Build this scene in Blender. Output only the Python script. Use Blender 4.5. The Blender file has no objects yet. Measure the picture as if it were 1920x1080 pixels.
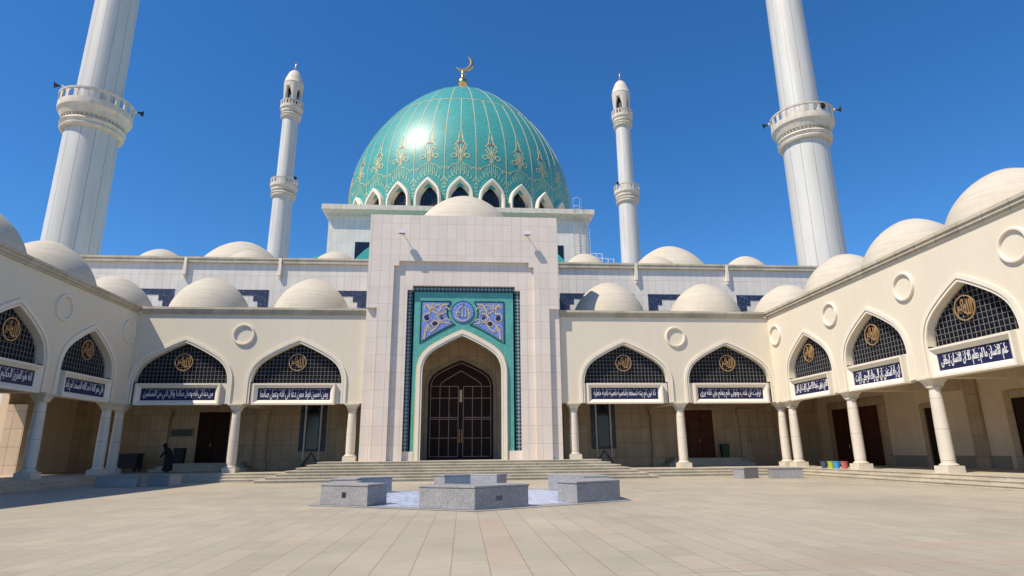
import bpy, bmesh, math, random
from mathutils import Vector, Matrix
R = math.radians
random.seed(7)
scene = bpy.context.scene
col = scene.collection

# ------------------------------------------------------------------ camera
F_PX, YAW, PITCH, ROLL, CAMX, CAMZ = 1137.4556, 0.0804, 0.2651, -0.0095, -0.061, 1.35
cam_d = bpy.data.cameras.new('camera')
cam_d.sensor_fit = 'HORIZONTAL'; cam_d.sensor_width = 36.0
cam_d.lens = F_PX / 1920 * 36.0
cam_d.clip_start = 0.05; cam_d.clip_end = 3000
cam = bpy.data.objects.new('camera', cam_d); col.objects.link(cam)
_f = Vector((math.sin(YAW) * math.cos(PITCH), math.cos(YAW) * math.cos(PITCH), math.sin(PITCH)))
_r = Vector((math.cos(YAW), -math.sin(YAW), 0)); _u = _r.cross(_f)
_rr = _r * math.cos(ROLL) + _u * math.sin(ROLL)             # camera x axis in the world
_uu = _rr.cross(_f)
M = Matrix((( _rr.x, _uu.x, -_f.x, CAMX), (_rr.y, _uu.y, -_f.y, 0), (_rr.z, _uu.z, -_f.z, CAMZ), (0, 0, 0, 1)))
cam.matrix_world = M
scene.camera = cam

# ------------------------------------------------------------------ sky, sun, exposure
SUN_FROM = Vector((-0.64, -0.38, 1.0)).normalized()       # towards the sun
SUN_EL = math.asin(SUN_FROM.z)
world = bpy.data.worlds.new('World'); scene.world = world; world.use_nodes = True
nt = world.node_tree
sky = nt.nodes.new('ShaderNodeTexSky'); sky.sky_type = 'NISHITA'; sky.sun_disc = False
sky.sun_elevation = SUN_EL
sky.sun_rotation = math.atan2(SUN_FROM.x, SUN_FROM.y)
sky.altitude = 0; sky.air_density = 1.0; sky.dust_density = 0.0; sky.ozone_density = 10.0
bg = nt.nodes['Background']; bg.inputs['Strength'].default_value = 0.115
hsv = nt.nodes.new('ShaderNodeHueSaturation'); hsv.inputs['Saturation'].default_value = 1.15
nt.links.new(sky.outputs[0], hsv.inputs['Color']); nt.links.new(hsv.outputs[0], bg.inputs[0])
sun_d = bpy.data.lights.new('sun', 'SUN'); sun_d.energy = 4.3; sun_d.angle = R(0.5); sun_d.color = (1.0, 0.875, 0.71)
sun = bpy.data.objects.new('sun', sun_d); col.objects.link(sun)
sun.rotation_euler = (-SUN_FROM).to_track_quat('-Z', 'Y').to_euler(); sun.location = (-40, -40, 60)
vs = scene.view_settings
vs.view_transform = 'Standard'; vs.look = 'None'; vs.exposure = 0.44; vs.gamma = 1.0; vs.use_curve_mapping = False
scene.cycles.max_bounces = 10; scene.cycles.diffuse_bounces = 8

# ------------------------------------------------------------------ mesh helpers
class MB:
    """collects boxes, prisms, tubes and lathes; build() links them as ONE mesh object"""
    def __init__(s): s.v = []; s.f = []; s.sm = []
    def add(s, vs, fs, smooth=False):
        o = len(s.v); s.v += [tuple(p) for p in vs]
        for f in fs: s.f.append(tuple(i + o for i in f)); s.sm.append(smooth)
        return s
    def box(s, x0, x1, y0, y1, z0, z1):
        return s.add([(x0,y0,z0),(x1,y0,z0),(x1,y1,z0),(x0,y1,z0),(x0,y0,z1),(x1,y0,z1),(x1,y1,z1),(x0,y1,z1)],
                     [(0,3,2,1),(4,5,6,7),(0,1,5,4),(1,2,6,5),(2,3,7,6),(3,0,4,7)])
    def prism_xz(s, poly, y0, y1):
        n = len(poly)
        a = sum(poly[i][0]*poly[(i+1)%n][1]-poly[(i+1)%n][0]*poly[i][1] for i in range(n))
        if a < 0: poly = poly[::-1]
        vs = [(x,y0,z) for x,z in poly] + [(x,y1,z) for x,z in poly]
        fs = [tuple(range(n)), tuple(range(2*n-1, n-1, -1))]
        fs += [(i, i+n, (i+1)%n+n, (i+1)%n) for i in range(n)]
        return s.add(vs, fs)
    def prism_xy(s, poly, z0, z1):
        n = len(poly)
        a = sum(poly[i][0]*poly[(i+1)%n][1]-poly[(i+1)%n][0]*poly[i][1] for i in range(n))
        if a < 0: poly = poly[::-1]
        vs = [(x,y,z0) for x,y in poly] + [(x,y,z1) for x,y in poly]
        fs = [tuple(range(n-1,-1,-1)), tuple(range(n, 2*n))]
        fs += [(i, (i+1)%n, (i+1)%n+n, i+n) for i in range(n)]
        return s.add(vs, fs)
    def lathe(s, prof, seg=32, c=(0,0,0), smooth=True, cap=True):
        vs = []; fs = []
        for r, z in prof:
            for k in range(seg):
                a = 2*math.pi*k/seg
                vs.append((c[0]+r*math.cos(a), c[1]+r*math.sin(a), c[2]+z))
        for i in range(len(prof)-1):
            for k in range(seg):
                k2 = (k+1)%seg
                fs.append((i*seg+k, i*seg+k2, (i+1)*seg+k2, (i+1)*seg+k))
        s.add(vs, fs, smooth)
        if cap:
            o = len(s.v) - len(vs); n = len(prof)
            s.f.append(tuple(o+k for k in range(seg-1,-1,-1))); s.sm.append(False)
            s.f.append(tuple(o+(n-1)*seg+k for k in range(seg))); s.sm.append(False)
        return s
    def tube(s, pts, r, seg=6, r2=None):
        pts = [Vector(p) for p in pts]; n = len(pts); vs = []; fs = []
        up = Vector((0,0,1))
        for i, p in enumerate(pts):
            d = (pts[min(i+1,n-1)] - pts[max(i-1,0)]).normalized()
            a = d.cross(up if abs(d.z) < .95 else Vector((0,1,0))).normalized(); b = a.cross(d)
            rr = r if r2 is None else r + (r2-r)*i/(n-1)
            for k in range(seg):
                t = 2*math.pi*k/seg
                vs.append(p + a*rr*math.cos(t) + b*rr*math.sin(t))
        for i in range(n-1):
            for k in range(seg):
                k2 = (k+1)%seg
                fs.append((i*seg+k, (i+1)*seg+k, (i+1)*seg+k2, i*seg+k2))
        fs.append(tuple(range(seg))); fs.append(tuple((n-1)*seg+k for k in range(seg-1,-1,-1)))
        return s.add(vs, fs, seg > 4)
    def mesh(s, name):
        me = bpy.data.meshes.new(name); me.from_pydata(s.v, [], s.f)
        me.polygons.foreach_set('use_smooth', s.sm); me.validate()
        bm = bmesh.new(); bm.from_mesh(me)
        bmesh.ops.recalc_face_normals(bm, faces=bm.faces); bm.to_mesh(me); bm.free()
        if any(s.sm): me.set_sharp_from_angle(angle=R(40))
        return me
    def build(s, name, m, parent=None, loc=(0,0,0), rz=0, bevel=0):
        me = s.mesh(name); me.materials.append(m)
        return link(name, me, parent, loc, rz, bevel)

def link(name, me, parent=None, loc=(0,0,0), rz=0, bevel=0):
    o = bpy.data.objects.new(name, me); col.objects.link(o)
    o.location = loc; o.rotation_euler = (0,0,rz)
    if parent is not None: o.parent = parent
    if bevel:
        b = o.modifiers.new('bevel', 'BEVEL'); b.width = bevel; b.segments = 2; b.limit_method = 'ANGLE'
    return o

def tag(o, label=None, cat=None, group=None, kind=None):
    if label: o['label'] = label
    if cat: o['category'] = cat
    if group: o['group'] = group
    if kind: o['kind'] = kind
    return o
def thing(name, label, cat, loc=(0,0,0), rz=0, group=None):
    o = bpy.data.objects.new(name, None); col.objects.link(o)
    o.location = loc; o.rotation_euler = (0,0,rz); o.empty_display_size = .3
    return tag(o, label, cat, group)
def copy_tree(o, parent=None):
    c = o.copy(); col.objects.link(c)
    if parent is not None: c.parent = parent
    for ch in list(o.children): copy_tree(ch, c)
    return c

# ------------------------------------------------------------------ materials
def newmat(name):
    m = bpy.data.materials.new(name); m.use_nodes = True
    return m, m.node_tree.nodes, m.node_tree.links, m.node_tree.nodes['Principled BSDF']
def math_(N, L, op, a, b=None, c=None):
    n = N.new('ShaderNodeMath'); n.operation = op
    for i, v in enumerate((a, b, c)):
        if v is None: continue
        if isinstance(v, (int, float)): n.inputs[i].default_value = v
        else: L.new(v, n.inputs[i])
    return n.outputs[0]
def mixc(N, L, fac, a, b, mode='MIX'):
    n = N.new('ShaderNodeMix'); n.data_type = 'RGBA'; n.blend_type = mode
    if isinstance(fac, (int, float)): n.inputs[0].default_value = fac
    else: L.new(fac, n.inputs[0])
    for i, v in ((6, a), (7, b)):
        if isinstance(v, (tuple, list)): n.inputs[i].default_value = (*v[:3], 1)
        else: L.new(v, n.inputs[i])
    return n.outputs[2]
def noise(N, L, vec, scale, detail=3, rough=.55):
    n = N.new('ShaderNodeTexNoise'); n.inputs['Scale'].default_value = scale
    n.inputs['Detail'].default_value = detail; n.inputs['Roughness'].default_value = rough
    if vec is not None: L.new(vec, n.inputs['Vector'])
    return n.outputs['Fac']
def ramp(N, L, fac, stops):
    n = N.new('ShaderNodeValToRGB'); e = n.color_ramp.elements
    while len(e) < len(stops): e.new(.5)
    for x, (p, c) in zip(e, stops): x.position = p; x.color = (*c, 1) if len(c) == 3 else c
    L.new(fac, n.inputs[0]); return n.outputs[0]
def sc(c, k): return tuple(x*k for x in c)
ALB = 1.0                                  # overall reflectance of the place's surfaces
def obj_co(N): return N.new('ShaderNodeTexCoord').outputs['Object']
def stretch(N, L, vec, s):
    n = N.new('ShaderNodeMapping'); n.inputs['Scale'].default_value = s; L.new(vec, n.inputs[0]); return n.outputs[0]
def bump(N, L, h, strength, dist, B):
    n = N.new('ShaderNodeBump'); n.inputs['Strength'].default_value = strength; n.inputs['Distance'].default_value = dist
    L.new(h, n.inputs['Height']); L.new(n.outputs[0], B.inputs['Normal'])

def plain(name, c, rough=.7, metal=0, var=.12, scale=1.5, streak=0, bmp=0, spec=None):
    m, N, L, B = newmat(name); co = obj_co(N)
    if metal < .5: c = sc(c, ALB)
    f = noise(N, L, co, scale, 4)
    k = ramp(N, L, f, [(.3, (1-var,)*3), (.7, (1+var*.4,)*3)])
    cc = mixc(N, L, 1, c, k, 'MULTIPLY')
    if streak:
        s = noise(N, L, stretch(N, L, co, (2.2, 2.2, .12)), 1.3, 5, .65)
        t = ramp(N, L, s, [(.42, (1, 1, 1)), (.75, (1-streak, 1-streak*1.05, 1-streak*1.2))])
        cc = mixc(N, L, 1, cc, t, 'MULTIPLY')
    L.new(cc, B.inputs['Base Color'])
    B.inputs['Roughness'].default_value = rough; B.inputs['Metallic'].default_value = metal
    if spec is not None: B.inputs['Specular IOR Level'].default_value = spec
    if bmp: bump(N, L, noise(N, L, co, 60, 4), bmp, .01, B)
    return m

def tiles(name, c, w, h, joint=.012, var=.06, jc=None, rough=.45, dirt=.1, off=(0, 0), dark_joint=.45, stag=0):
    """wall cladding: slabs w x h on any upright axis-aligned wall"""
    c = sc(c, ALB)
    m, N, L, B = newmat(name); co = obj_co(N)
    s = N.new('ShaderNodeSeparateXYZ'); L.new(co, s.inputs[0])
    u = math_(N, L, 'ADD', math_(N, L, 'ADD', s.outputs[0], s.outputs[1]), off[0])
    v = math_(N, L, 'ADD', s.outputs[2], off[1])
    cb = N.new('ShaderNodeCombineXYZ'); L.new(u, cb.inputs[0]); L.new(v, cb.inputs[1])
    b = N.new('ShaderNodeTexBrick'); b.offset = stag; b.squash = 1
    L.new(cb.outputs[0], b.inputs['Vector'])
    for k, x in (('Scale', 1), ('Brick Width', w), ('Row Height', h), ('Mortar Size', joint), ('Mortar Smooth', .1), ('Bias', 0)): b.inputs[k].default_value = x
    b.inputs['Color1'].default_value = (*sc(c, 1-var), 1); b.inputs['Color2'].default_value = (*sc(c, 1+var*.6), 1)
    b.inputs['Mortar'].default_value = (*(jc or sc(c, dark_joint)), 1)
    d = noise(N, L, co, .7, 5, .6)
    dk = ramp(N, L, d, [(.35, (1-dirt, 1-dirt*1.1, 1-dirt*1.25)), (.65, (1, 1, 1))])
    st = noise(N, L, stretch(N, L, co, (3, 3, .15)), 1.0, 5, .65)
    sk = ramp(N, L, st, [(.45, (1, 1, 1)), (.8, (1-dirt, 1-dirt, 1-dirt*1.2))])
    cc = mixc(N, L, 1, mixc(N, L, 1, b.outputs['Color'], dk, 'MULTIPLY'), sk, 'MULTIPLY')
    L.new(cc, B.inputs['Base Color']); B.inputs['Roughness'].default_value = rough
    bump(N, L, math_(N, L, 'SUBTRACT', 1, b.outputs['Fac']), .5, .006, B)
    return m

def paving():
    m, N, L, B = newmat('courtyard_paving'); co = obj_co(N)
    s = N.new('ShaderNodeSeparateXYZ'); L.new(co, s.inputs[0]); X, Y = s.outputs[0], s.outputs[1]
    cb = N.new('ShaderNodeCombineXYZ')
    L.new(math_(N, L, 'ADD', Y, .28), cb.inputs[0]); L.new(math_(N, L, 'ADD', X, .19), cb.inputs[1])
    def brick(w, h, joint, off, c1, c2, mo):
        b = N.new('ShaderNodeTexBrick'); b.offset = off; L.new(cb.outputs[0], b.inputs['Vector'])
        for k, x in (('Scale', 1), ('Brick Width', w), ('Row Height', h), ('Mortar Size', joint), ('Mortar Smooth', .2), ('Bias', 0)): b.inputs[k].default_value = x
        b.inputs['Color1'].default_value = (*c1, 1); b.inputs['Color2'].default_value = (*c2, 1); b.inputs['Mortar'].default_value = (*mo, 1)
        return b
    b1 = brick(.93, .47, .007, .5, (.375, .345, .275), (.42, .385, .31), (.325, .29, .225))
    # wide sand-filled grid joints every few slabs
    b2 = brick(5.58, .47, .010, 0, (1, 1, 1), (1, 1, 1), (.88, .84, .77))
    # rows of slabs from another quarry: pinkish and greyish slabs
    b3 = brick(.93, .47, 0, .5, (0, 0, 0), (1, 1, 1), (0, 0, 0))
    pk = ramp(N, L, b3.outputs['Color'], [(.90, (0, 0, 0)), (.93, (1, 1, 1))])
    gy = ramp(N, L, b3.outputs['Color'], [(.06, (1, 1, 1)), (.09, (0, 0, 0))])
    c = mixc(N, L, math_(N, L, 'MULTIPLY', pk, .18), b1.outputs['Color'], (.49, .375, .275))
    c = mixc(N, L, math_(N, L, 'MULTIPLY', gy, .4), c, (.385, .345, .27))
    c = mixc(N, L, 1, c, b2.outputs['Color'], 'MULTIPLY')
    # bands of pink slabs laid in the pattern of the court
    def band(coord, a, b): return math_(N, L, 'MULTIPLY', math_(N, L, 'GREATER_THAN', coord, a), math_(N, L, 'LESS_THAN', coord, b))
    p1 = math_(N, L, 'MULTIPLY', band(X, .28, .75), band(Y, 7.9, 13.4))
    p2 = math_(N, L, 'MULTIPLY', band(Y, 7.43, 7.9), band(X, 3.2, 12.0))
    p3 = math_(N, L, 'MULTIPLY', band(math_(N, L, 'SUBTRACT', Y, math_(N, L, 'MULTIPLY', X, 0.0)), 8.8, 9.3), band(X, 6.2, 9.5))
    p4 = math_(N, L, 'MULTIPLY', band(Y, 6.5, 6.97), band(X, -3.2, 1.6))
    pp = math_(N, L, 'MAXIMUM', math_(N, L, 'MAXIMUM', p1, p2), math_(N, L, 'MAXIMUM', p3, p4))
    pf = math_(N, L, 'MULTIPLY', pp, ramp(N, L, noise(N, L, co, 1.1, 2), [(.35, (.25,)*3), (.6, (.75,)*3)]))
    c = mixc(N, L, math_(N, L, 'MULTIPLY', pf, math_(N, L, 'SUBTRACT', 1, b1.outputs['Fac'])), c, (.42, .335, .262))
    # wide cross joints between the fields of slabs
    cj = None
    for yj in (7.42, 13.42, 25.5):
        k = math_(N, L, 'LESS_THAN', math_(N, L, 'ABSOLUTE', math_(N, L, 'SUBTRACT', Y, yj)), .014)
        cj = k if cj is None else math_(N, L, 'MAXIMUM', cj, k)
    cn = ramp(N, L, noise(N, L, co, .5, 2), [(.45, (0, 0, 0)), (.55, (1, 1, 1))])
    c = mixc(N, L, math_(N, L, 'MULTIPLY', math_(N, L, 'MULTIPLY', cj, cn), .6), c, (.16, .12, .09))
    # veining along the slabs, stains, dust
    v = noise(N, L, stretch(N, L, co, (.8, 12, 1)), 2.6, 5, .65)
    c = mixc(N, L, 1, c, ramp(N, L, v, [(.3, (.84, .84, .84)), (.7, (1.10, 1.09, 1.06))]), 'MULTIPLY')
    d = noise(N, L, co, .22, 6, .62)
    c = mixc(N, L, 1, c, ramp(N, L, d, [(.34, (.88, .87, .86)), (.62, (1.04, 1.03, 1.0))]), 'MULTIPLY')
    g = noise(N, L, co, 55, 3, .7)
    c = mixc(N, L, 1, c, ramp(N, L, g, [(.3, (.93,)*3), (.7, (1.05,)*3)]), 'MULTIPLY')
    c = mixc(N, L, 1, c, (ALB, ALB, ALB), 'MULTIPLY')
    L.new(c, B.inputs['Base Color'])
    rr = ramp(N, L, d, [(.3, (.5,)*3), (.7, (.72,)*3)]); L.new(rr, B.inputs['Roughness'])
    bump(N, L, math_(N, L, 'SUBTRACT', 1, b1.outputs['Fac']), .5, .006, B)
    return m

def granite(name, c, k=.5, rough=.5):
    m, N, L, B = newmat(name); co = obj_co(N); c = sc(c, ALB)
    a = noise(N, L, co, 48, 3, .8); b = noise(N, L, co, 14, 3, .7)
    c1 = ramp(N, L, a, [(.32, sc(c, 1-k)), (.5, c), (.68, sc(c, 1+k))])
    c2 = ramp(N, L, b, [(.3, (.82,)*3), (.7, (1.12,)*3)])
    d = noise(N, L, co, 1.7, 4)
    c3 = ramp(N, L, d, [(.3, (.88,)*3), (.7, (1.04,)*3)])
    L.new(mixc(N, L, 1, mixc(N, L, 1, c1, c2, 'MULTIPLY'), c3, 'MULTIPLY'), B.inputs['Base Color'])
    B.inputs['Roughness'].default_value = rough
    return m

def mosaic(name, cols, scale, rough=.2, big=.0, coat=0):
    """small glazed tiles of slightly different shades"""
    cols = [sc(c, ALB) for c in cols]
    m, N, L, B = newmat(name); co = obj_co(N)
    v = N.new('ShaderNodeTexVoronoi'); v.inputs['Scale'].default_value = scale; L.new(co, v.inputs['Vector'])
    h = N.new('ShaderNodeSeparateColor'); L.new(v.outputs['Color'], h.inputs[0])
    c = ramp(N, L, h.outputs[0], [(i/(len(cols)-1), x) for i, x in enumerate(cols)])
    d = noise(N, L, co, .45, 5, .6)
    c = mixc(N, L, 1, c, ramp(N, L, d, [(.35, (.93,)*3), (.68, (1.04,)*3)]), 'MULTIPLY')
    L.new(c, B.inputs['Base Color']); B.inputs['Roughness'].default_value = rough
    if coat: B.inputs['Coat Weight'].default_value = coat; B.inputs['Coat Roughness'].default_value = .14
    if big: bump(N, L, h.outputs[1], big, .01, B)
    return m

def square_mosaic(name, cols, s, jc, rough=.25):
    cols = [sc(c, ALB) for c in cols]; jc = sc(jc, ALB)
    m, N, L, B = newmat(name); co = obj_co(N)
    sp = N.new('ShaderNodeSeparateXYZ'); L.new(co, sp.inputs[0])
    cb = N.new('ShaderNodeCombineXYZ'); L.new(sp.outputs[0], cb.inputs[0]); L.new(math_(N, L, 'ADD', sp.outputs[1], sp.outputs[2]), cb.inputs[1])
    b = N.new('ShaderNodeTexBrick'); b.offset = 0; L.new(cb.outputs[0], b.inputs['Vector'])
    for k, x in (('Scale', 1), ('Brick Width', s), ('Row Height', s), ('Mortar Size', s*.05), ('Mortar Smooth', .1), ('Bias', 0)): b.inputs[k].default_value = x
    b.inputs['Color1'].default_value = (*cols[0], 1); b.inputs['Color2'].default_value = (*cols[1], 1); b.inputs['Mortar'].default_value = (*jc, 1)
    d = noise(N, L, co, .9, 4)
    L.new(mixc(N, L, 1, b.outputs['Color'], ramp(N, L, d, [(.3, (.86,)*3), (.7, (1.06,)*3)]), 'MULTIPLY'), B.inputs['Base Color'])
    B.inputs['Roughness'].default_value = rough
    return m

def diamonds(name, a, b, c, s, rough=.3):
    """glazed border tile: light diamonds with a dark heart on a dark ground"""
    m, N, L, B = newmat(name); co = obj_co(N)
    sp = N.new('ShaderNodeSeparateXYZ'); L.new(co, sp.inputs[0])
    def tri(v, o): return math_(N, L, 'ABSOLUTE', math_(N, L, 'SUBTRACT', math_(N, L, 'FRACT', math_(N, L, 'ADD', math_(N, L, 'DIVIDE', v, s), o)), .5))
    t = math_(N, L, 'ADD', tri(sp.outputs[0], .5), tri(sp.outputs[2], .81))
    c1 = mixc(N, L, math_(N, L, 'LESS_THAN', t, .45), a, b)
    c2 = mixc(N, L, math_(N, L, 'LESS_THAN', t, .33), c1, c)
    c2 = mixc(N, L, math_(N, L, 'LESS_THAN', t, .12), c2, b)
    L.new(c2, B.inputs['Base Color']); B.inputs['Roughness'].default_value = rough
    return m

def minaret_mat():
    m, N, L, B = newmat('minaret_cladding'); co = obj_co(N)
    sp = N.new('ShaderNodeSeparateXYZ'); L.new(co, sp.inputs[0])
    at = math_(N, L, 'DIVIDE', math_(N, L, 'ARCTAN2', sp.outputs[1], sp.outputs[0]), 2*math.pi)
    fr = math_(N, L, 'FRACT', math_(N, L, 'ADD', math_(N, L, 'MULTIPLY', at, 12), .37))
    seam = math_(N, L, 'LESS_THAN', math_(N, L, 'ABSOLUTE', math_(N, L, 'SUBTRACT', fr, .5)), .017)
    fz = math_(N, L, 'FRACT', math_(N, L, 'DIVIDE', sp.outputs[2], 2.4))
    hs = math_(N, L, 'LESS_THAN', fz, .008)
    base = (.555, .56, .535)
    d = noise(N, L, stretch(N, L, co, (1, 1, .12)), 1.0, 5, .6)
    c = mixc(N, L, 1, base, ramp(N, L, d, [(.35, (.90, .89, .87)), (.65, (1.04,)*3)]), 'MULTIPLY')
    ds = noise(N, L, stretch(N, L, co, (7, 7, .2)), 1.0, 4, .7)
    c = mixc(N, L, math_(N, L, 'MULTIPLY', math_(N, L, 'GREATER_THAN', ds, .64), .12), c, (.40, .36, .30))
    c = mixc(N, L, math_(N, L, 'MULTIPLY', hs, .25), c, (.35, .34, .32))
    c = mixc(N, L, math_(N, L, 'MULTIPLY', seam, .85), c, (.13, .12, .11))
    L.new(c, B.inputs['Base Color']); B.inputs['Roughness'].default_value = .5
    return m

CREAM = (.69, .625, .495)
m_plaster = plain('cream_plaster', CREAM, .85, 0, .04, .35, .035, .08)
m_trim    = plain('cream_trim', (.75, .69, .57), .8, 0, .05, 1.2, .04)
m_cornice = tiles('cornice_stone', (.55, .495, .385), 1.15, 3.0, .012, .06, None, .7, .22)
m_dome    = plain('dome_render', (.53, .485, .395), .85, 0, .07, .5, .07, .10)
m_column  = tiles('column_stone', (.70, .645, .55), 9.0, 1.22, .010, .03, None, .5, .10, (4, -.1))
m_capital = plain('capital_stone', (.66, .60, .49), .75, 0, .12, 4, .15)
m_marble  = tiles('white_marble_cladding', (.70, .665, .605), .56, 1.18, .010, .05, None, .4, .08, (0, .1), .6)
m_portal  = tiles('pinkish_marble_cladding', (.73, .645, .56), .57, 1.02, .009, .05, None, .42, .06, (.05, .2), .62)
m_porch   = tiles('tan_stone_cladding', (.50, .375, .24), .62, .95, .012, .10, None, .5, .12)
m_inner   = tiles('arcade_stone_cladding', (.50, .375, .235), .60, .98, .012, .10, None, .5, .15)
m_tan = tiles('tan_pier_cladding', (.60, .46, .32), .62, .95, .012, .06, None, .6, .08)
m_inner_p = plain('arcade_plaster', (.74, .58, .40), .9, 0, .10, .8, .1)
m_dado    = plain('dado_stone', (.33, .275, .20), .6, 0, .15, 1.5, .1)
m_step    = tiles('step_stone', (.52, .475, .375), 1.35, 5, .008, .08, None, .6, .18)
m_pave    = paving()
m_earth   = plain('dry_ground', (.36, .31, .23), .95, 0, .2, .05)
m_granite = granite('grey_granite', (.30, .30, .305), .55, .5)
m_granite_d = granite('dark_granite', (.10, .105, .115), .45, .4)
m_basin   = mosaic('basin_mosaic', [(.14, .22, .50), (.38, .48, .68), (.66, .70, .76), (.24, .34, .62)], 11, .3)
m_teal    = mosaic('teal_dome_mosaic', [(.042, .275, .255), (.056, .315, .288), (.078, .355, .322), (.048, .29, .27)], 8.0, .42, .02, .24)
m_tealtile= square_mosaic('teal_glazed_tile', [(.085, .345, .30), (.115, .405, .35)], .16, (.065, .29, .255), .4)
m_tealroof= plain('teal_roof_sheet', (.04, .34, .32), .45, 0, .1, 2)
m_border  = diamonds('diamond_border_tile', (.010, .016, .030), (.42, .56, .55), (.02, .12, .18), .218)
m_navy    = square_mosaic('navy_sign_tile', [(.005, .010, .070), (.008, .015, .095)], .16, (.006, .008, .05), .5)
m_frieze  = mosaic('navy_frieze_mosaic', [(.008, .014, .045), (.010, .02, .06), (.012, .035, .06), (.012, .02, .07), (.12, .13, .22)], 15, .45)
m_blue    = mosaic('blue_panel_mosaic', [(.10, .16, .52), (.16, .27, .62), (.24, .34, .68), (.11, .12, .44)], 16, .3)
m_white   = plain('white_lettering', (.78, .78, .77), .5, 0, .03)
m_black   = plain('black_tile_line', (.010, .014, .018), .4, 0, .1)
m_gold    = plain('gold_leaf_metal', (.86, .52, .22), .28, 1.0, .12, 6)
m_bronze  = plain('bronze_lettering', (.66, .42, .19), .45, .6, .12, 8)
m_goldtile= plain('gold_tile_inlay', (.62, .46, .20), .45, 0, .18, 5)
m_palegold= plain('pale_gold_inlay', (.56, .50, .29), .5, 0, .15, 2)
m_palegreen=plain('pale_green_inlay', (.26, .46, .33), .5, 0, .15, 2)
m_redtile = plain('red_tile_inlay', (.42, .10, .05), .5)
m_glass   = plain('dark_window_glass', (.012, .016, .026), .12, 0, .2, 2)
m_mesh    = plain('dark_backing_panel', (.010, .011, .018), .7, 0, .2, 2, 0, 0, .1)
m_bar     = plain('grey_lattice_bar', (.20, .20, .195), .6, 0, .1)
m_wood    = plain('dark_door_wood', (.032, .014, .009), .55, 0, .35, 3, 0, 0, .15)
m_wood_r  = plain('reddish_door_wood', (.085, .026, .014), .55, 0, .35, 3, 0, 0, .2)
m_doorline= plain('door_inlay_strip', (.42, .29, .22), .5, 0, .15)
m_min     = minaret_mat()
m_minst   = plain('minaret_stone', (.62, .575, .49), .7, 0, .12, 2.5, .2)
m_steel   = plain('galvanised_steel', (.55, .56, .57), .4, .6, .1)
m_whitept = plain('white_painted_metal', (.72, .72, .71), .45, 0, .05)
m_dark    = plain('black_plastic', (.018, .018, .02), .5, 0, .1)
m_soffit  = plain('soffit_plaster', (.50, .48, .43), .9, 0, .08)

# ------------------------------------------------------------------ arch geometry
PROF = [(1, 0), (.992, .10), (.975, .185), (.945, .28), (.909, .362), (.858, .44), (.793, .51), (.72, .575), (.628, .645), (.52, .715), (.413, .782), (.31, .842), (.215, .895), (.10, .955), (0, 1)]
def arch_curve(cx, hw, zb, zs, H):
    """left foot -> apex -> right foot of a four-centred arch"""
    left = [(cx-hw, zb), (cx-hw, zb+(zs-zb)*.5)] + [(cx-hw*a, zs+H*b) for a, b in PROF]
    return left + [(2*cx-x, z) for x, z in left[-2::-1]]
def offset_curve(pts, d):
    out = []; n = len(pts)
    for i, p in enumerate(pts):
        def nrm(a, b):
            dx, dz = b[0]-a[0], b[1]-a[1]; l = math.hypot(dx, dz); return (-dz/l, dx/l)
        n1 = nrm(pts[max(i-1, 0)], pts[max(i, 1)]) ; n2 = nrm(pts[min(i, n-2)], pts[min(i+1, n-1)])
        mx, mz = n1[0]+n2[0], n1[1]+n2[1]; l = math.hypot(mx, mz); mx /= l; mz /= l
        k = d / max(.5, mx*n1[0]+mz*n1[1])
        out.append((p[0]+mx*k, p[1]+mz*k))
    return out
def arch_band(mb, pts, d0, d1, y0, y1):
    """solid band following the arch between two offsets, from y0 (front) to y1"""
    a, b = offset_curve(pts, d0), offset_curve(pts, d1); n = len(pts)
    vs = [(x, y0, z) for x, z in a] + [(x, y0, z) for x, z in b] + [(x, y1, z) for x, z in a] + [(x, y1, z) for x, z in b]
    fs = []
    for i in range(n-1):
        fs += [(i, i+1, n+i+1, n+i), (2*n+i, 3*n+i, 3*n+i+1, 2*n+i+1), (i, 2*n+i, 2*n+i+1, i+1), (n+i, n+i+1, 3*n+i+1, 3*n+i)]
    fs += [(0, n, 3*n, 2*n), (n-1, 3*n-1, 4*n-1, 2*n-1)]
    mb.add(vs, fs)
def arch_wall(mb, x0, x1, zb, zt, y0, y1, arches):
    """wall x0..x1, zb..zt with arch openings that run down to zb"""
    xs = x0
    for c in arches:
        a = c[0]
        mb.box(xs, a[0], y0, y1, zb, zt) if a[0]-xs > 1e-4 else None
        pts = [p for p in c]; n = len(pts)
        top = [(x, zt) for x, z in pts]
        vs = [(x, y0, z) for x, z in pts] + [(x, y0, z) for x, z in top] + [(x, y1, z) for x, z in pts] + [(x, y1, z) for x, z in top]
        fs = []
        for i in range(n-1):
            if abs(pts[i+1][0]-pts[i][0]) > 1e-6:
                fs += [(i, i+1, n+i+1, n+i), (2*n+i+1, 2*n+i, 3*n+i, 3*n+i+1), (n+i, n+i+1, 3*n+i+1, 3*n+i)]
            fs.append((i+1, i, 2*n+i, 2*n+i+1))
        mb.add(vs, fs); xs = pts[-1][0]
    if x1-xs > 1e-4: mb.box(xs, x1, y0, y1, zb, zt)
def arch_fill(mb, pts, y0, y1, zmin=None):
    """closed panel filling an arch above zmin"""
    if zmin is not None: pts = [(x, max(z, zmin)) for x, z in pts]
    q = []
    for p in pts:
        if not q or math.hypot(p[0]-q[-1][0], p[1]-q[-1][1]) > 1e-5: q.append(p)
    mb.prism_xz(q, y0, y1)
def arch_z(pts, x):
    for i in range(len(pts)-1):
        (xa, za), (xb, zb) = pts[i], pts[i+1]
        if xa <= x <= xb and xb-xa > 1e-6: return za+(zb-za)*(x-xa)/(xb-xa)
    return pts[0][1]
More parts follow.
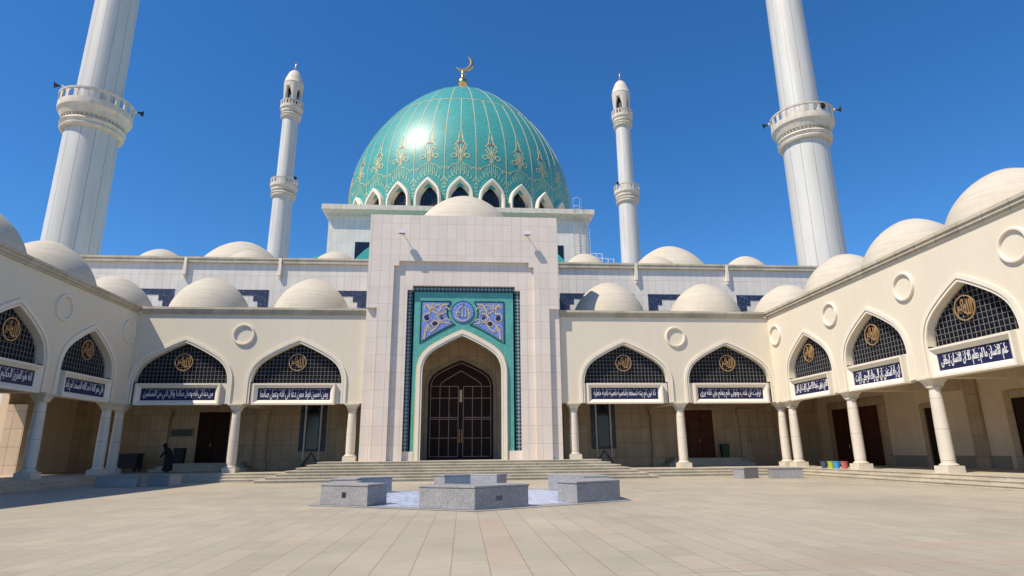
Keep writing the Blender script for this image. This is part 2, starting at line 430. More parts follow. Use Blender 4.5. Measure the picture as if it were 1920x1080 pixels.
def arch_x(pts, z):
    """half chord: leftmost x at height z"""
    for i in range(len(pts)//2):
        (xa, za), (xb, zb) = pts[i], pts[i+1]
        if za <= z <= zb and zb-za > 1e-6: return xa+(xb-xa)*(z-za)/(zb-za)
    return None

# ------------------------------------------------------------------ Arabic lettering (joined forms, set right to left)
FORMS = {  # isolated, final, initial, medial
 'ا':(0xFE8D,0xFE8E),'أ':(0xFE83,0xFE84),'إ':(0xFE87,0xFE88),'آ':(0xFE81,0xFE82),'ب':(0xFE8F,0xFE90,0xFE91,0xFE92),'ت':(0xFE95,0xFE96,0xFE97,0xFE98),
 'ث':(0xFE99,0xFE9A,0xFE9B,0xFE9C),'ج':(0xFE9D,0xFE9E,0xFE9F,0xFEA0),'ح':(0xFEA1,0xFEA2,0xFEA3,0xFEA4),'خ':(0xFEA5,0xFEA6,0xFEA7,0xFEA8),'د':(0xFEA9,0xFEAA),
 'ذ':(0xFEAB,0xFEAC),'ر':(0xFEAD,0xFEAE),'ز':(0xFEAF,0xFEB0),'س':(0xFEB1,0xFEB2,0xFEB3,0xFEB4),'ش':(0xFEB5,0xFEB6,0xFEB7,0xFEB8),'ص':(0xFEB9,0xFEBA,0xFEBB,0xFEBC),
 'ط':(0xFEC1,0xFEC2,0xFEC3,0xFEC4),'ع':(0xFEC9,0xFECA,0xFECB,0xFECC),'غ':(0xFECD,0xFECE,0xFECF,0xFED0),'ف':(0xFED1,0xFED2,0xFED3,0xFED4),'ق':(0xFED5,0xFED6,0xFED7,0xFED8),
 'ك':(0xFED9,0xFEDA,0xFEDB,0xFEDC),'ل':(0xFEDD,0xFEDE,0xFEDF,0xFEE0),'م':(0xFEE1,0xFEE2,0xFEE3,0xFEE4),'ن':(0xFEE5,0xFEE6,0xFEE7,0xFEE8),'ه':(0xFEE9,0xFEEA,0xFEEB,0xFEEC),
 'و':(0xFEED,0xFEEE),'ى':(0xFEEF,0xFEF0),'ي':(0xFEF1,0xFEF2,0xFEF3,0xFEF4),'ة':(0xFE93,0xFE94),'ء':(0xFE80,)}
LAMALEF = {'ا':(0xFEFB,0xFEFC),'أ':(0xFEF7,0xFEF8),'إ':(0xFEF9,0xFEFA),'آ':(0xFEF5,0xFEF6)}
def shape_word(w):
    out = []; prev = False; i = 0
    while i < len(w):
        ch = w[i]
        if ch == 'ل' and i+1 < len(w) and w[i+1] in LAMALEF:
            out.append(chr(LAMALEF[w[i+1]][1 if prev else 0])); prev = False; i += 2; continue
        f = FORMS[ch]; nxt = i+1 < len(w) and len(f) == 4 and len(FORMS[w[i+1]]) > 1
        if len(f) == 1: out.append(chr(f[0])); prev = False
        elif len(f) == 2: out.append(chr(f[1] if prev else f[0])); prev = False
        else:
            out.append(chr(f[3] if prev and nxt else f[1] if prev else f[2] if nxt else f[0])); prev = nxt
        i += 1
    return ''.join(reversed(out))
def shape(text): return ' '.join(shape_word(w) for w in reversed(text.split()))
def text_mesh(body, extrude=.02, bold=0, space=1.0):
    c = bpy.data.curves.new('lettering', 'FONT'); c.body = body; c.extrude = extrude; c.offset = bold
    c.align_x = 'CENTER'; c.resolution_u = 3; c.space_word = space; c.fill_mode = 'FRONT' if False else 'BOTH'
    o = bpy.data.objects.new('lettering', c); col.objects.link(o)
    dg = bpy.context.evaluated_depsgraph_get(); dg.update()
    me = bpy.data.meshes.new_from_object(o.evaluated_get(dg)); bpy.data.objects.remove(o); bpy.data.curves.remove(c)
    return me
def fit_text(me, x0, x1, z0, z1, y, depth=.02, rot=0, keep=None):
    """stand a text mesh up (x right, z up, facing -y) and fit it into a rectangle"""
    co = [v.co.copy() for v in me.vertices]
    if not co: return me
    ax, bx = min(c.x for c in co), max(c.x for c in co); ay, by = min(c.y for c in co), max(c.y for c in co)
    for v, c in zip(me.vertices, co):
        v.co = (x0+(c.x-ax)/(bx-ax)*(x1-x0), y - (depth if c.z > 0 else -depth), z0+(c.y-ay)/(by-ay)*(z1-z0))
    me.update(); return me
def join_meshes(ms, name):
    bm = bmesh.new()
    for m in ms: bm.from_mesh(m)
    me = bpy.data.meshes.new(name); bm.to_mesh(me); bm.free(); return me

# ------------------------------------------------------------------ ground, court, steps
mb = MB(); mb.add([(-1500,-1500,-.03),(1500,-1500,-.03),(1500,1500,-.03),(-1500,1500,-.03)], [(0,1,2,3)])
tag(mb.build('ground', m_earth), kind='structure')
mb = MB(); mb.add([(-60,-30,0),(60,-30,0),(60,130,0),(-60,130,0)], [(0,1,2,3)])
tag(mb.build('courtyard', m_pave), kind='structure')

ZW, ZP = .42, .96                       # arcade floor, portal floor
XW, YB = 18.98, 36.1                    # wing facade plane, back facade plane
XE = 18.62                              # edge of the wing floors
# arcade floors: three risers each, one nosing strip proud on every tread
def flight(mb, x0, x1, y, z0, n, rise, tread):
    """n risers climbing towards +y, top edge at y; each tread has a thin nosing"""
    for k in range(n):
        ya = y - tread*(n-1-k); z1 = z0+rise*(k+1)
        mb.box(x0, x1, ya, ya+tread+ (0 if k < n-1 else 0), z0 if k == 0 else z0+rise*k-.02, z1-.035)
        mb.box(x0, x1, ya-.025, ya+tread, z1-.035, z1)
floor_b = MB()
for s in (1, -1):
    xa, xb = sorted((s*9.6, s*XE))
    flight(floor_b, xa, xb, 34.75, 0, 3, .14, .38)
    xa, xb = sorted((s*5.0, s*XE)); floor_b.box(xa, xb, 35.13, 42, .10, ZW)
tag(floor_b.build('arcade_floor', m_step), kind='structure')
floor_w = MB()
for s in (1, -1):
    for k in range(3):
        e = XE-.32*(2-k); xa, xb = sorted((s*e, s*(XE if k < 2 else 25))); z1 = .14*(k+1)
        floor_w.box(xa, xb, 2, (33.99+.38*k) if k < 2 else 42, 0 if k == 0 else .14*k-.02, z1-.035)
        xa, xb = sorted((s*(e-.025), s*(e+.32 if k < 2 else 25))); floor_w.box(xa, xb, 2, (33.99+.38*k) if k < 2 else 42, z1-.035, z1)
tag(floor_w.build('wing_floor', m_step), kind='structure')
st = MB()
for k in range(7):
    z1 = ZP*(k+1)/7; e = 10.2-.42*k; ya = 32.25+.33*k
    if k >= 3: e = 9.0-.45*(k-3)
    yb = 36.2 if k < 6 else 40.8
    st.box(-e-.12, e-.12, ya, 36.2, max(0, z1-.16), z1-.035)
    st.box(-e-.145, e-.095, ya-.03, 36.2, z1-.035, z1)
    if k == 6: st.box(-2.72, 2.48, 36.2, 40.9, .3, z1)
tag(st.build('portal_steps', m_step), kind='structure')

# ------------------------------------------------------------------ column of the arcades (three pieces)
shaft = MB(); shaft.lathe([(.255, 0), (.262, .4), (.258, 1.4), (.235, 2.4), (.215, 2.95)], 28)
col_base = MB(); col_base.box(-.36, .36, -.36, .36, 0, .27); col_base.lathe([(.33, .27), (.345, .30), (.33, .335), (.285, .345), (.275, .37), (.26, .375)], 28, cap=False)
cap_m = MB()
cap_m.lathe([(.225, 0), (.27, .01), (.285, .035), (.27, .06), (.23, .07)], 28)
def flare(mb, z0, z1, a, b, n=6):
    ring = []
    for i in range(n+1):
        t = i/n; w = a+(b-a)*(t**1.9); z = z0+(z1-z0)*t
        ring.append([(-w,-w,z),(w,-w,z),(w,w,z),(-w,w,z)])
    vs = [p for r in ring for p in r]; fs = [(i*4+k, i*4+(k+1)%4, i*4+4+(k+1)%4, i*4+4+k) for i in range(n) for k in range(4)]
    fs += [(3,2,1,0), tuple(n*4+k for k in range(4))]
    mb.add(vs, fs)
flare(cap_m, .072, .36, .235, .385)
cap_m.box(-.41, .41, -.41, .41, .36, .43)
shaft_me, base_me, cap_me = shaft.mesh('column'), col_base.mesh('column_base'), cap_m.mesh('capital')
for me, mm in ((shaft_me, m_column), (base_me, m_capital), (cap_me, m_capital)): me.materials.append(mm)
def column(parent, x, y, z):
    H = 4.17-z                                   # from floor to the soffit
    o = link('column', shaft_me, parent, (x, y, z+.37)); hs = H-.37-.43
    o.scale = (1, 1, hs/2.95)
    b = link('column_base', base_me, o, (0, 0, -.37/(hs/2.95))); b.scale = (1, 1, 2.95/hs)
    c = link('capital', cap_me, o, (0, 0, 2.95)); c.scale = (1, 1, 2.95/hs)
    b.rotation_euler.z = c.rotation_euler.z = 0

# roof dome of the arcades: low pointed shell on a thin kerb
def dome_prof(r, h, p=1.95, q=.62, n=18, skirt=.12):
    out = [(r*1.02, -skirt), (r*1.02, 0), (r, .01)]
    for i in range(1, n+1):
        t = i/n; out.append((max(.012, r*(1-t**p)**q), h*t))
    return out
m_dome_n = m_dome.node_tree
def _dome_bands():
    N, L = m_dome_n.nodes, m_dome_n.links; B = N['Principled BSDF']; src = B.inputs['Base Color'].links[0].from_socket; co = obj_co(N)
    b = noise(N, L, stretch(N, L, co, (.35, .35, 7)), 1.2, 4, .6)
    L.new(mixc(N, L, 1, src, ramp(N, L, b, [(.36, (.90, .89, .87)), (.6, (1.03,)*3)]), 'MULTIPLY'), B.inputs['Base Color'])
_dome_bands()
def rdome_mesh(r, h, name='roof_dome', p=1.95, q=.62):
    m = MB(); m.lathe(dome_prof(r, h, p, q), 48); me = m.mesh(name); me.materials.append(m_dome); return me
rd_me = rdome_mesh(2.45, 2.86)

# wall ring, sign and medallion masters
def ring_mesh(ro=.63, ri=.52, proud=.11):
    m = MB(); n = 40; vs = []
    for k in range(n):
        a = 2*math.pi*k/n; c, s = math.cos(a), math.sin(a)
        vs += [(ro*c, .01, ro*s), (ro*c, -proud+.03, ro*s), (ro*c*.97, -proud, ro*s*.97), (ri*c*1.03, -proud, ri*s*1.03), (ri*c, -proud+.03, ri*s), (ri*c, .01, ri*s)]
    fs = [(k*6+j, k*6+j+1, ((k+1)%n)*6+j+1, ((k+1)%n)*6+j) for k in range(n) for j in range(5)]
    m.add(vs, fs, True); me = m.mesh('ring_ornament'); me.materials.append(m_trim); return me
ring_me = ring_mesh()

def frame_world(rot, ox, oy, p):
    c, s = round(math.cos(rot)), round(math.sin(rot))
    return (ox+c*p[0]-s*p[1], oy+s*p[0]+c*p[1], p[2])

def inscription_sign(world, rz, hw, text, label):
    t = thing('inscription_sign', label, 'sign', world, rz, 'blue calligraphy signs under the arches')
    z0, z1 = 0, 1.2
    fr = MB(); b = .27
    o = [(-hw, z0), (hw, z0), (hw, z1), (-hw, z1)]; i_ = [(-hw+b, z0+b*.95), (hw-b, z0+b*.95), (hw-b, z1-b*.95), (-hw+b, z1-b*.95)]
    e = .09; i0 = [(-hw+e, z0+e), (hw-e, z0+e), (hw-e, z1-e), (-hw+e, z1-e)]
    vs = [(x, .36, z) for x, z in o] + [(x, -.13, z) for x, z in o] + [(x, -.13, z) for x, z in i0] + [(x, .02, z) for x, z in i_] + [(x, .36, z) for x, z in i_]
    fs = [(l*4+k, l*4+(k+1)%4, l*4+4+(k+1)%4, l*4+4+k) for l in range(4) for k in range(4)]
    fr.add(vs, fs); fr.build('frame', m_trim, t)
    p = MB(); p.box(-hw+b+.002, hw-b-.002, .05, .30, z0+b*.95+.002, z1-b*.95-.002); p.build('tile_panel', m_navy, t)
    me = text_mesh(shape(text), .01, .0)
    me = fit_text(me, -hw+b+.15, hw-b-.14, z0+b*.95+.035, z1-b*.95-.09, .045, .012)
    tk = MB(); rnd = random.Random(len(text)*7+int(hw*10)); x = -hw+b+.28
    while x < hw-b-.25:                      # vowel marks over and between the letters
        zt = z1-b*.95-.05-.05*rnd.random(); l_ = .05+.05*rnd.random()
        ribbon(tk, [(x, zt-.03), (x+l_, zt)] if rnd.random() < .7 else [(x, zt), (x+l_*.5, zt-.04), (x+l_, zt)], .016, .033, .0455)
        x += .11+.12*rnd.random()
    tm = tk.mesh('marks'); me = join_meshes([me, tm], 'lettering')
    me.materials.append(m_white); link('lettering', me, t)
    return t

def arc_pts(cx, cz, r, a0, a1, n=14): return [(cx+r*math.cos(R(a0+(a1-a0)*i/n)), cz+r*math.sin(R(a0+(a1-a0)*i/n))) for i in range(n+1)]
def ribbon(mb, pts, w, y0=-.02, y1=.0, w2=None):
    """flat bar in the xz plane following pts, tapering from w to w2"""
    n = len(pts); L_, R_ = [], []
    for i, p in enumerate(pts):
        a, b = pts[max(i-1, 0)], pts[min(i+1, n-1)]; dx, dz = b[0]-a[0], b[1]-a[1]; l = math.hypot(dx, dz) or 1
        ww = (w if w2 is None else w+(w2-w)*i/(n-1))/2
        L_.append((p[0]-dz/l*ww, p[1]+dx/l*ww)); R_.append((p[0]+dz/l*ww, p[1]-dx/l*ww))
    vs = [(x, y0, z) for x, z in L_] + [(x, y0, z) for x, z in R_] + [(x, y1, z) for x, z in L_] + [(x, y1, z) for x, z in R_]
    fs = []
    for i in range(n-1):
        fs += [(i, n+i, n+i+1, i+1), (2*n+i, 2*n+i+1, 3*n+i+1, 3*n+i), (i, i+1, 2*n+i+1, 2*n+i), (n+i, 3*n+i, 3*n+i+1, n+i+1)]
    fs += [(0, 2*n, 3*n, n), (n-1, 2*n-1, 4*n-1, 3*n-1)]
    mb.add(vs, fs)
# medallion: a ring holding the two words Allahu akbar
_ms = []
a = text_mesh(shape('الله'), .01, -.012); fit_text(a, -.06, .36, -.30, .30, -.03, .02); _ms.append(a)
a = text_mesh(shape('اكبر'), .01, -.012); fit_text(a, -.36, -.03, -.22, .36, -.03, .02); _ms.append(a)
_r = MB(); ribbon(_r, arc_pts(0, 0, .48, 0, 360, 48), .036, -.05, -.005)
med_ring = _r.mesh('ring'); med_ring.materials.append(m_bronze)
med_text = join_meshes(_ms, 'lettering'); med_text.materials.append(m_bronze)
def medallion(world, rz, label):
    t = thing('medallion', label, 'medallion', world, rz, 'round calligraphy medallions on the lattices')
    link('ring', med_ring, t); link('lettering', med_text, t)

# ------------------------------------------------------------------ arcades
ZC0, ZC1 = 9.36, 9.76                    # cornice
def arcade(name, label, ox, oy, rz, x0, x1, centers, hw, signs, rings, columns, depth, domes, roof_x, cx0, cx1, back, beams, first=False):
    t = thing(name, label, 'arcade', (ox, oy, 0), rz, 'arcades round the courtyard')
    zs, H = (5.42, 2.25) if hw > 2.4 else (5.40, 2.18)
    curves = [arch_curve(c, hw, 4.17, zs, H) for c in centers]
    w = MB(); arch_wall(w, x0, x1, 4.17, 9.4, 0, .62, curves); w.build('wall', m_plaster, t)
    for c, cv in zip(centers, curves):
        a = MB(); arch_band(a, cv, .012, .105, -.035, .0); arch_band(a, cv, .135, .30, -.075, .0); a.build('arch_moulding', m_trim, t)
        lt = MB(); lt.box(c-hw+.001, c+hw-.001, .12, .56, 4.18, 5.34); lt.build('lintel', m_trim, t)
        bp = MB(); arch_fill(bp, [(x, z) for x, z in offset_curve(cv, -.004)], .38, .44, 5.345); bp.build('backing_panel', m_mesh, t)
        g = MB(); n = int(2*hw/.205); p = 2*hw/n
        for k in range(1, n):
            x = c-hw+p*k; zt = arch_z(cv, x)
            if zt > 5.45: g.box(x-.008, x+.008, .302, .322, 5.345, zt-.02)
        z = 5.345+.03
        while z < zs+H-.25:
            xl = arch_x(cv, z)
            if xl is not None: g.box(xl+.02, 2*c-xl-.02, .29, .301, z-.008, z+.008)
            z += .225
        arch_band(g, [(x, max(z, 5.35)) for x, z in cv], -.07, -.012, .44, .50) if False else None
        g.build('lattice', m_bar, t)
    for x in rings: link('ring_ornament', ring_me, t, (x, 0, 8.17))
    cn = MB(); cn.box(cx0, cx1, -.07, 0, ZC0, ZC0+.12); cn.box(cx0, cx1, -.14, 0, ZC0+.12, ZC0+.27); cn.box(cx0, cx1, -.20, .65, ZC0+.27, ZC1)
    cn.build('cornice', m_cornice, t)
    for x, y, z in columns: column(t, x, y, z)
    rf = MB(); rf.box(roof_x[0], roof_x[1], .62, depth-.02, 8.85, 9.55); r_o = rf.build('roof', m_soffit, t)
    for x, y in domes: link('roof_dome', rd_me, r_o, (x, y, 9.56))
    back(t, depth)
    for x in beams: b = MB(); b.box(x-.28, x+.28, .62, depth, 4.18, 8.85); b.build('beam', m_inner_p, t)
    return t
def panel_door(t, name, m, x0, x1, z0, z1, y, leaves=2):
    """timber door with raised panels, facing -y"""
    d = MB(); d.box(x0, x1, y-.05, y+.04, z0, z1)
    w = (x1-x0)/leaves
    for k in range(leaves):
        a = x0+w*k; hgt = z1-z0
        for q0, q1 in ((.05, .28), (.33, .62), (.67, .95)):
            d.box(a+w*.14, a+w*.86, y-.085, y-.05, z0+hgt*q0, z0+hgt*q1)
        d.box(a, a+.02, y-.095, y-.05, z0, z1)
    o = d.build(name, m, t)
    h = MB(); h.tube([(x0+w-.07 if leaves > 1 else x1-.1, y-.13, z0+1.0), (x0+w-.07 if leaves > 1 else x1-.1, y-.13, z0+1.25)], .02, 6)
    h.build('handle', m_bronze, o); return o
def back_side(s):
    """rear wall of the arcade beside the portal; s = +1 right, -1 left"""
    def f(t, D):
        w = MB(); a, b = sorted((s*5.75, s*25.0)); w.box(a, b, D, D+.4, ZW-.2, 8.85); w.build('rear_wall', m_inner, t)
        d = MB(); d.box(a, b, D-.03, D, ZW, 1.05)
        for px in (13.15, 19.4, 7.1):
            p = MB(); x = s*px; p.box(x-.34, x+.34, D-.22, D-.031, ZW, 3.75); p.box(x-.42, x+.42, D-.28, D-.031, ZW, .95)
            p.box(x-.40, x+.40, D-.26, D-.03, 3.75, 3.87); p.box(x-.46, x+.46, D-.32, D-.03, 3.87, 4.17); p.build('pilaster', m_inner, t)
        dx = 16.25*s; fr = MB(); fr.box(dx-1.2, dx-.97, D-.10, D-.001, .9, 4.3); fr.box(dx+.97, dx+1.2, D-.10, D-.001, .9, 4.3); fr.box(dx-.97, dx+.97, D-.10, D-.001, 4.1, 4.3); fr.build('door_surround', m_inner, t)
        panel_door(t, 'door', m_wood if s < 0 else m_wood_r, dx-.97, dx+.97, .9, 4.1, D-.05)
        ls = MB()
        for k in range(3):
            xa, xb = dx-2.9+.3*k, dx+2.9-.3*k; ls.box(xa, xb, D-1.9+.33*k, D-.031, ZW+.16*k, ZW+.16*(k+1))
        ls.build('landing', m_step, t)
        wx = -9.95 if s < 0 else 9.5
        wf = MB(); wf.box(wx-.85, wx+.85, D-.06, D-.001, 1.55, 6.2); o = wf.build('tall_window', m_frieze, t)
        for q in (-.5, .5):
            pp = MB(); pp.box(wx+q-.05, wx+q+.05, D-.12, D-.061, ZW+.6, 6.2); pp.build('mullion', m_trim, o)
        gl = MB(); gl.box(wx-.36, wx+.36, D-.075, D-.061, 1.7, 5.2); gl.build('pane', m_glass, o)
        tr = MB(); ribbon(tr, [(wx-.55, .62), (wx, 1.45), (wx+.55, .62)], .12, D-.05, D-.001); tr.build('zigzag_ornament', m_frieze, o); tr = MB(); ribbon(tr, [(wx-.35, 4.2), (wx, 4.75), (wx+.35, 4.2)], .08, D-.09, D-.076); tr.build('zigzag_ornament', m_frieze, o)
        lv = MB(); x0, x1 = sorted((s*6.2, s*8.35))
        for k in range(16): lv.box(x0, x1, D-.10, D-.02, 1.0+.13*k, 1.0+.13*k+.07)
        lv.build('vent_louvre', m_inner_p, t)
    return f
def wing_back(s):
    """outer wall of a wing; local x runs along the wing"""
    def f(t, D):
        X = lambda Y: -Y if s > 0 else Y       # world Y -> local x
        def span(a, b): return sorted((X(a), X(b)))
        w = MB()
        if s > 0:
            a, b = span(2, 42); w.box(a, b, D, D+.4, ZW-.2, 9.5)
        else:
            for a, b, z0 in ((2, 29.6, ZW-.2), (35.9, 42, ZW-.2), (29.6, 35.9, 5.2)):
                q = span(a, b); w.box(q[0], q[1], D, D+.4, z0, 9.5)
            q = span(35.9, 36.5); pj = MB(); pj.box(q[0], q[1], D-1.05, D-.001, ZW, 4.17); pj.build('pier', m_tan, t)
        w.build('outer_wall', m_inner_p, t)
        dd = MB()
        for a, b in ((2, 22.0), (27.0, 28.0), (28.9, 30.9), (32.0, 34.8)) if s > 0 else ((2, 22.0), (27.0, 28.0), (28.9, 29.55)):
            q = span(a, b); dd.box(q[0], q[1], D-.035, D-.001, ZW, 1.0)
        dd.build('dado', m_dado, t)
        q = span(28.05, 28.85); p = MB(); p.box(q[0], q[1], D-.14, D-.001, ZW, 7.0); p.build('pilaster', m_inner, t)
        def surround(a, b, z1, wd):
            fr = MB(); q = span(a-wd, a); fr.box(q[0], q[1], D-.12, D-.001, ZW, z1); q = span(b, b+wd); fr.box(q[0], q[1], D-.12, D-.001, ZW, z1)
            q = span(a-wd, b+wd); fr.box(q[0], q[1], D-.12, D-.001, z1, z1+wd*.8); fr.build('door_surround', m_inner, t)
        if s > 0:
            q = span(30.95, 31.75); surround(30.95, 31.75, 3.48, .3); g = MB(); g.box(q[0], q[1], D-.03, D-.001, ZW, 3.48); g.build('side_door', m_wood, t)
            surround(35.5, 40.1, 3.95, .6); q = span(35.5, 40.1); panel_door(t, 'door', m_wood_r, q[0], q[1], ZW, 3.95, D-.055, 3)
        surround(22.6, 26.2, 3.55, .42); q = span(22.6, 26.2); panel_door(t, 'door', m_wood, q[0], q[1], ZW, 3.55, D-.055, 2)
    return f
HB, HWG = 2.55, 2.13
bc = [9.7, 16.13]; wc = [32.2, 26.7, 21.2, 15.7, 10.2]
DB = 42-YB; DW = 25-XW
arcade('arcade', 'cream arcade of two pointed arches to the right of the tall portal', 0, YB, 0, 5.73, XW, bc, HB, None, [12.93],
       [(6.46, .26, ZP), (12.95, .26, ZW), (19.31, .26, ZW)], DB, [(9.55, 2.95), (16.15, 2.95)], (5.73, XW+.6), 5.73, XW-.2, back_side(1), [12.95])
arcade('arcade', 'cream arcade of two pointed arches left of the tall portal, far end in shadow', 0, YB, 0, -XW, -5.73, [-x for x in bc[::-1]], HB, None, [-12.93],
       [(-6.46, .26, ZP), (-12.95, .26, ZW), (-19.31, .26, ZW)], DB, [(-9.85, 2.95), (-16.2, 2.95)], (-XW-.6, -5.73), -XW+.2, -5.73, back_side(-1), [-12.95])
piers = [29.45, 23.95, 18.45, 12.95, 7.45]
arcade('arcade', 'sunlit cream arcade wing with white columns along the right side of the courtyard', XW, 0, -math.pi/2, -36.1, -4.0, [-y for y in wc], HWG, None, [-35.3]+[-y-.1 for y in piers],
       [(-34.9, .24, ZW)]+[(-y, .24, ZW) for y in (29.25, 23.7, 18.3, 12.9, 7.4)], DW, [(-39.0, 3.1)]+[(-y-.1, 3.05) for y in wc], (-42, -4), -36.1, -4.0, wing_back(1), [-29.4, -23.9, -18.4])
arcade('arcade', 'shaded cream arcade wing with columns along the left side of the courtyard', -XW, 0, math.pi/2, 4.0, 36.1, wc[::-1], HWG, None, [35.3]+[y+.1 for y in piers],
       [(34.9, .24, ZW)]+[(y, .24, ZW) for y in (29.6, 24.0, 18.5, 12.9, 7.4)], DW, [(39.0, 3.2)]+[(y+.1, 3.05) for y in wc], (4, 42), 4.0, 36.1, wing_back(-1), [29.5, 23.9, 18.4])

# signs and medallions (things that hang in the arches)
T_ = [('كلا لئن لم ينته لنسفعا بالناصية ناصية كاذبة خاطئة'.replace('ئ', 'ي'), 9.58, 'blue calligraphy sign under the arch just right of the tall portal'),
      ('ارايت ان كذب وتولى الم يعلم بان الله يرى', 16.13, 'blue calligraphy sign at the right end of the back arcade, by the corner'),
      ('ومن احسن قولا ممن دعا الى الله وعمل صالحا', -9.78, 'blue calligraphy sign under the arch just left of the tall portal, fully sunlit'),
      ('من دعا الى الله وعمل صالحا وقال انني من المسلمين', -16.2, 'blue calligraphy sign half in shadow, at the left end of the back arcade')]
for tx, x, lb in T_: inscription_sign((x, YB, 4.12), 0, 2.31, tx, lb)
for x, lb in ((9.65, 'bronze medallion on the lattice just right of the tall portal'), (16.19, 'bronze medallion on the last lattice of the back arcade before the right corner'),
              (-9.78, 'bronze medallion on the lattice just left of the tall portal'), (-16.2, 'bronze medallion at the left end of the back arcade, lattice half in shadow')):
    medallion((x, YB+.26, 6.58), 0, lb)
TW = [('الذي ينهى عبدا اذا صلى ارايت ان كان', 32.2, 'narrowest blue calligraphy sign on the right wing, nearest the corner'),
      ('ان راه استغنى ان الى ربك الرجعى ارايت', 26.7, 'blue calligraphy sign on the right wing, in the middle of its three'),
      ('علم الانسان ما لم يعلم كلا ان الانسان ليطغى', 21.2, 'largest blue calligraphy sign, on the sunlit right wing at the picture edge')]
for tx, y, lb in TW: inscription_sign((XW, y+.1, 4.10), -math.pi/2, 1.96, tx, lb)
for y, lb in ((32.4, 'bronze medallion on the right wing, nearest the corner'), (26.95, 'bronze medallion on the right wing, middle of its three'), (21.4, 'largest bronze medallion, on the right wing at the picture edge')):
    medallion((XW+.26, y, 6.6), -math.pi/2, lb)
for tx, y, lb in (('قل هو الله احد الله الصمد لم يلد', 32.2, 'shaded blue calligraphy sign on the left wing, nearest the corner'),
                  ('انه هو العزيز الحكيم السلام عليكم', 26.7, 'shaded blue calligraphy sign on the left wing, cut by the picture edge')):
    inscription_sign((-XW, y+.1, 4.10), math.pi/2, 1.96, tx, lb)
for y, lb in ((32.3, 'shaded medallion on the left wing, nearest the corner'), (26.85, 'shaded medallion on the left wing, at the picture edge')):
    medallion((-XW-.26, y, 6.6), math.pi/2, lb)

# ------------------------------------------------------------------ entrance portal
PY = 35.15
por = thing('entrance_portal', 'tall pinkish marble entrance portal with turquoise tile panel and pointed archway', 'portal', (-.1, PY, 0))
U = [(1.0125*x, 1.0125*(z-1.35)+1.35) for x, z in [(-5.1, ZP), (-5.1, 9.65), (-5.72, 9.65), (-5.72, 15.5), (5.72, 15.5), (5.72, 9.65), (5.1, 9.65), (5.1, ZP), (4.2, ZP), (4.2, 12.25), (3.9, 12.25), (3.9, 12.55), (-3.9, 12.55), (-3.9, 12.25), (-4.2, 12.25), (-4.2, ZP)]]
PT = 1.0125*(15.5-1.35)+1.35; PX = 1.0125*5.72; BT = 1.0125*(9.65-1.35)+1.35
U = [(x, max(z, ZP)) for x, z in U]
w = MB(); w.prism_xz(U, .46, .68)
V = [(-PX, ZP), (-PX, PT-.002), (PX, PT-.002), (PX, ZP), (3.42, ZP), (3.42, 10.93), (3.1, 10.93), (3.1, 11.2), (-3.1, 11.2), (-3.1, 10.93), (-3.42, 10.93), (-3.42, ZP)]
w.prism_xz(V, .68, .95)
w.box(-PX, -3.0, .95, 1.6, ZP, PT-.004); w.box(3.0, PX, .95, 1.6, ZP, PT-.004); w.box(-3.0, 3.0, .95, 1.6, 11.0, PT-.004)
w.build('wall', m_portal, por)
vb = MB(); vb.box(-5.70, -2.75, 1.6, 9.0, ZP, 14.9); vb.box(2.75, 5.70, 1.6, 9.0, ZP, 14.9); vb.box(-2.75, 2.75, 1.6, 9.0, 9.6, 14.9); vb.build('vestibule', m_marble, por)
vp = MB(); vp.lathe([(3.9, 0), (3.9, .5), (3.8, .55)], 48, cap=False); o = vp.build('dome_kerb', m_dome, por, (-.05, 6.0, 14.9))
link('portal_dome', rdome_mesh(3.72, 3.85, 'portal_dome'), por, (-.05, 6.0, 15.45))
# tile panel with the arch
pc = arch_curve(-.07, 2.33, ZP, 6.05, 2.1)
tp = MB(); arch_wall(tp, -3.42, 3.42, ZP, 11.2, .95, 1.25, [pc]); tp.build('tile_panel', m_tealtile, por)
for xa, xb in ((-3.42, -2.80), (2.66, 3.42)): pl = MB(); pl.box(xa, xb, .90, .949, ZP, 1.46); pl.build('plinth', m_portal, por)
bd = MB(); bd.box(-3.419, -3.12, .915, .949, 1.46, 10.9); bd.box(3.12, 3.419, .915, .949, 1.46, 10.9); bd.box(-3.099, 3.099, .915, .949, 10.9, 11.199); bd.build('tile_border', m_border, por)
bl = MB(); bl.box(-3.119, -3.085, .925, .949, 1.46, 10.899); bl.box(3.085, 3.119, .925, .949, 1.46, 10.899); bl.box(-3.084, 3.084, .925, .949, 10.865, 10.899); bl.build('border_line', m_black, por)
am = MB(); arch_band(am, pc, .0, .10, .86, 1.3); arch_band(am, pc, .115, .33, .82, .949); am.build('arch_moulding', m_trim, por)
ag = MB(); arch_band(ag, pc, .335, .39, .92, .949); ag.build('arch_gilding', m_goldtile, por)
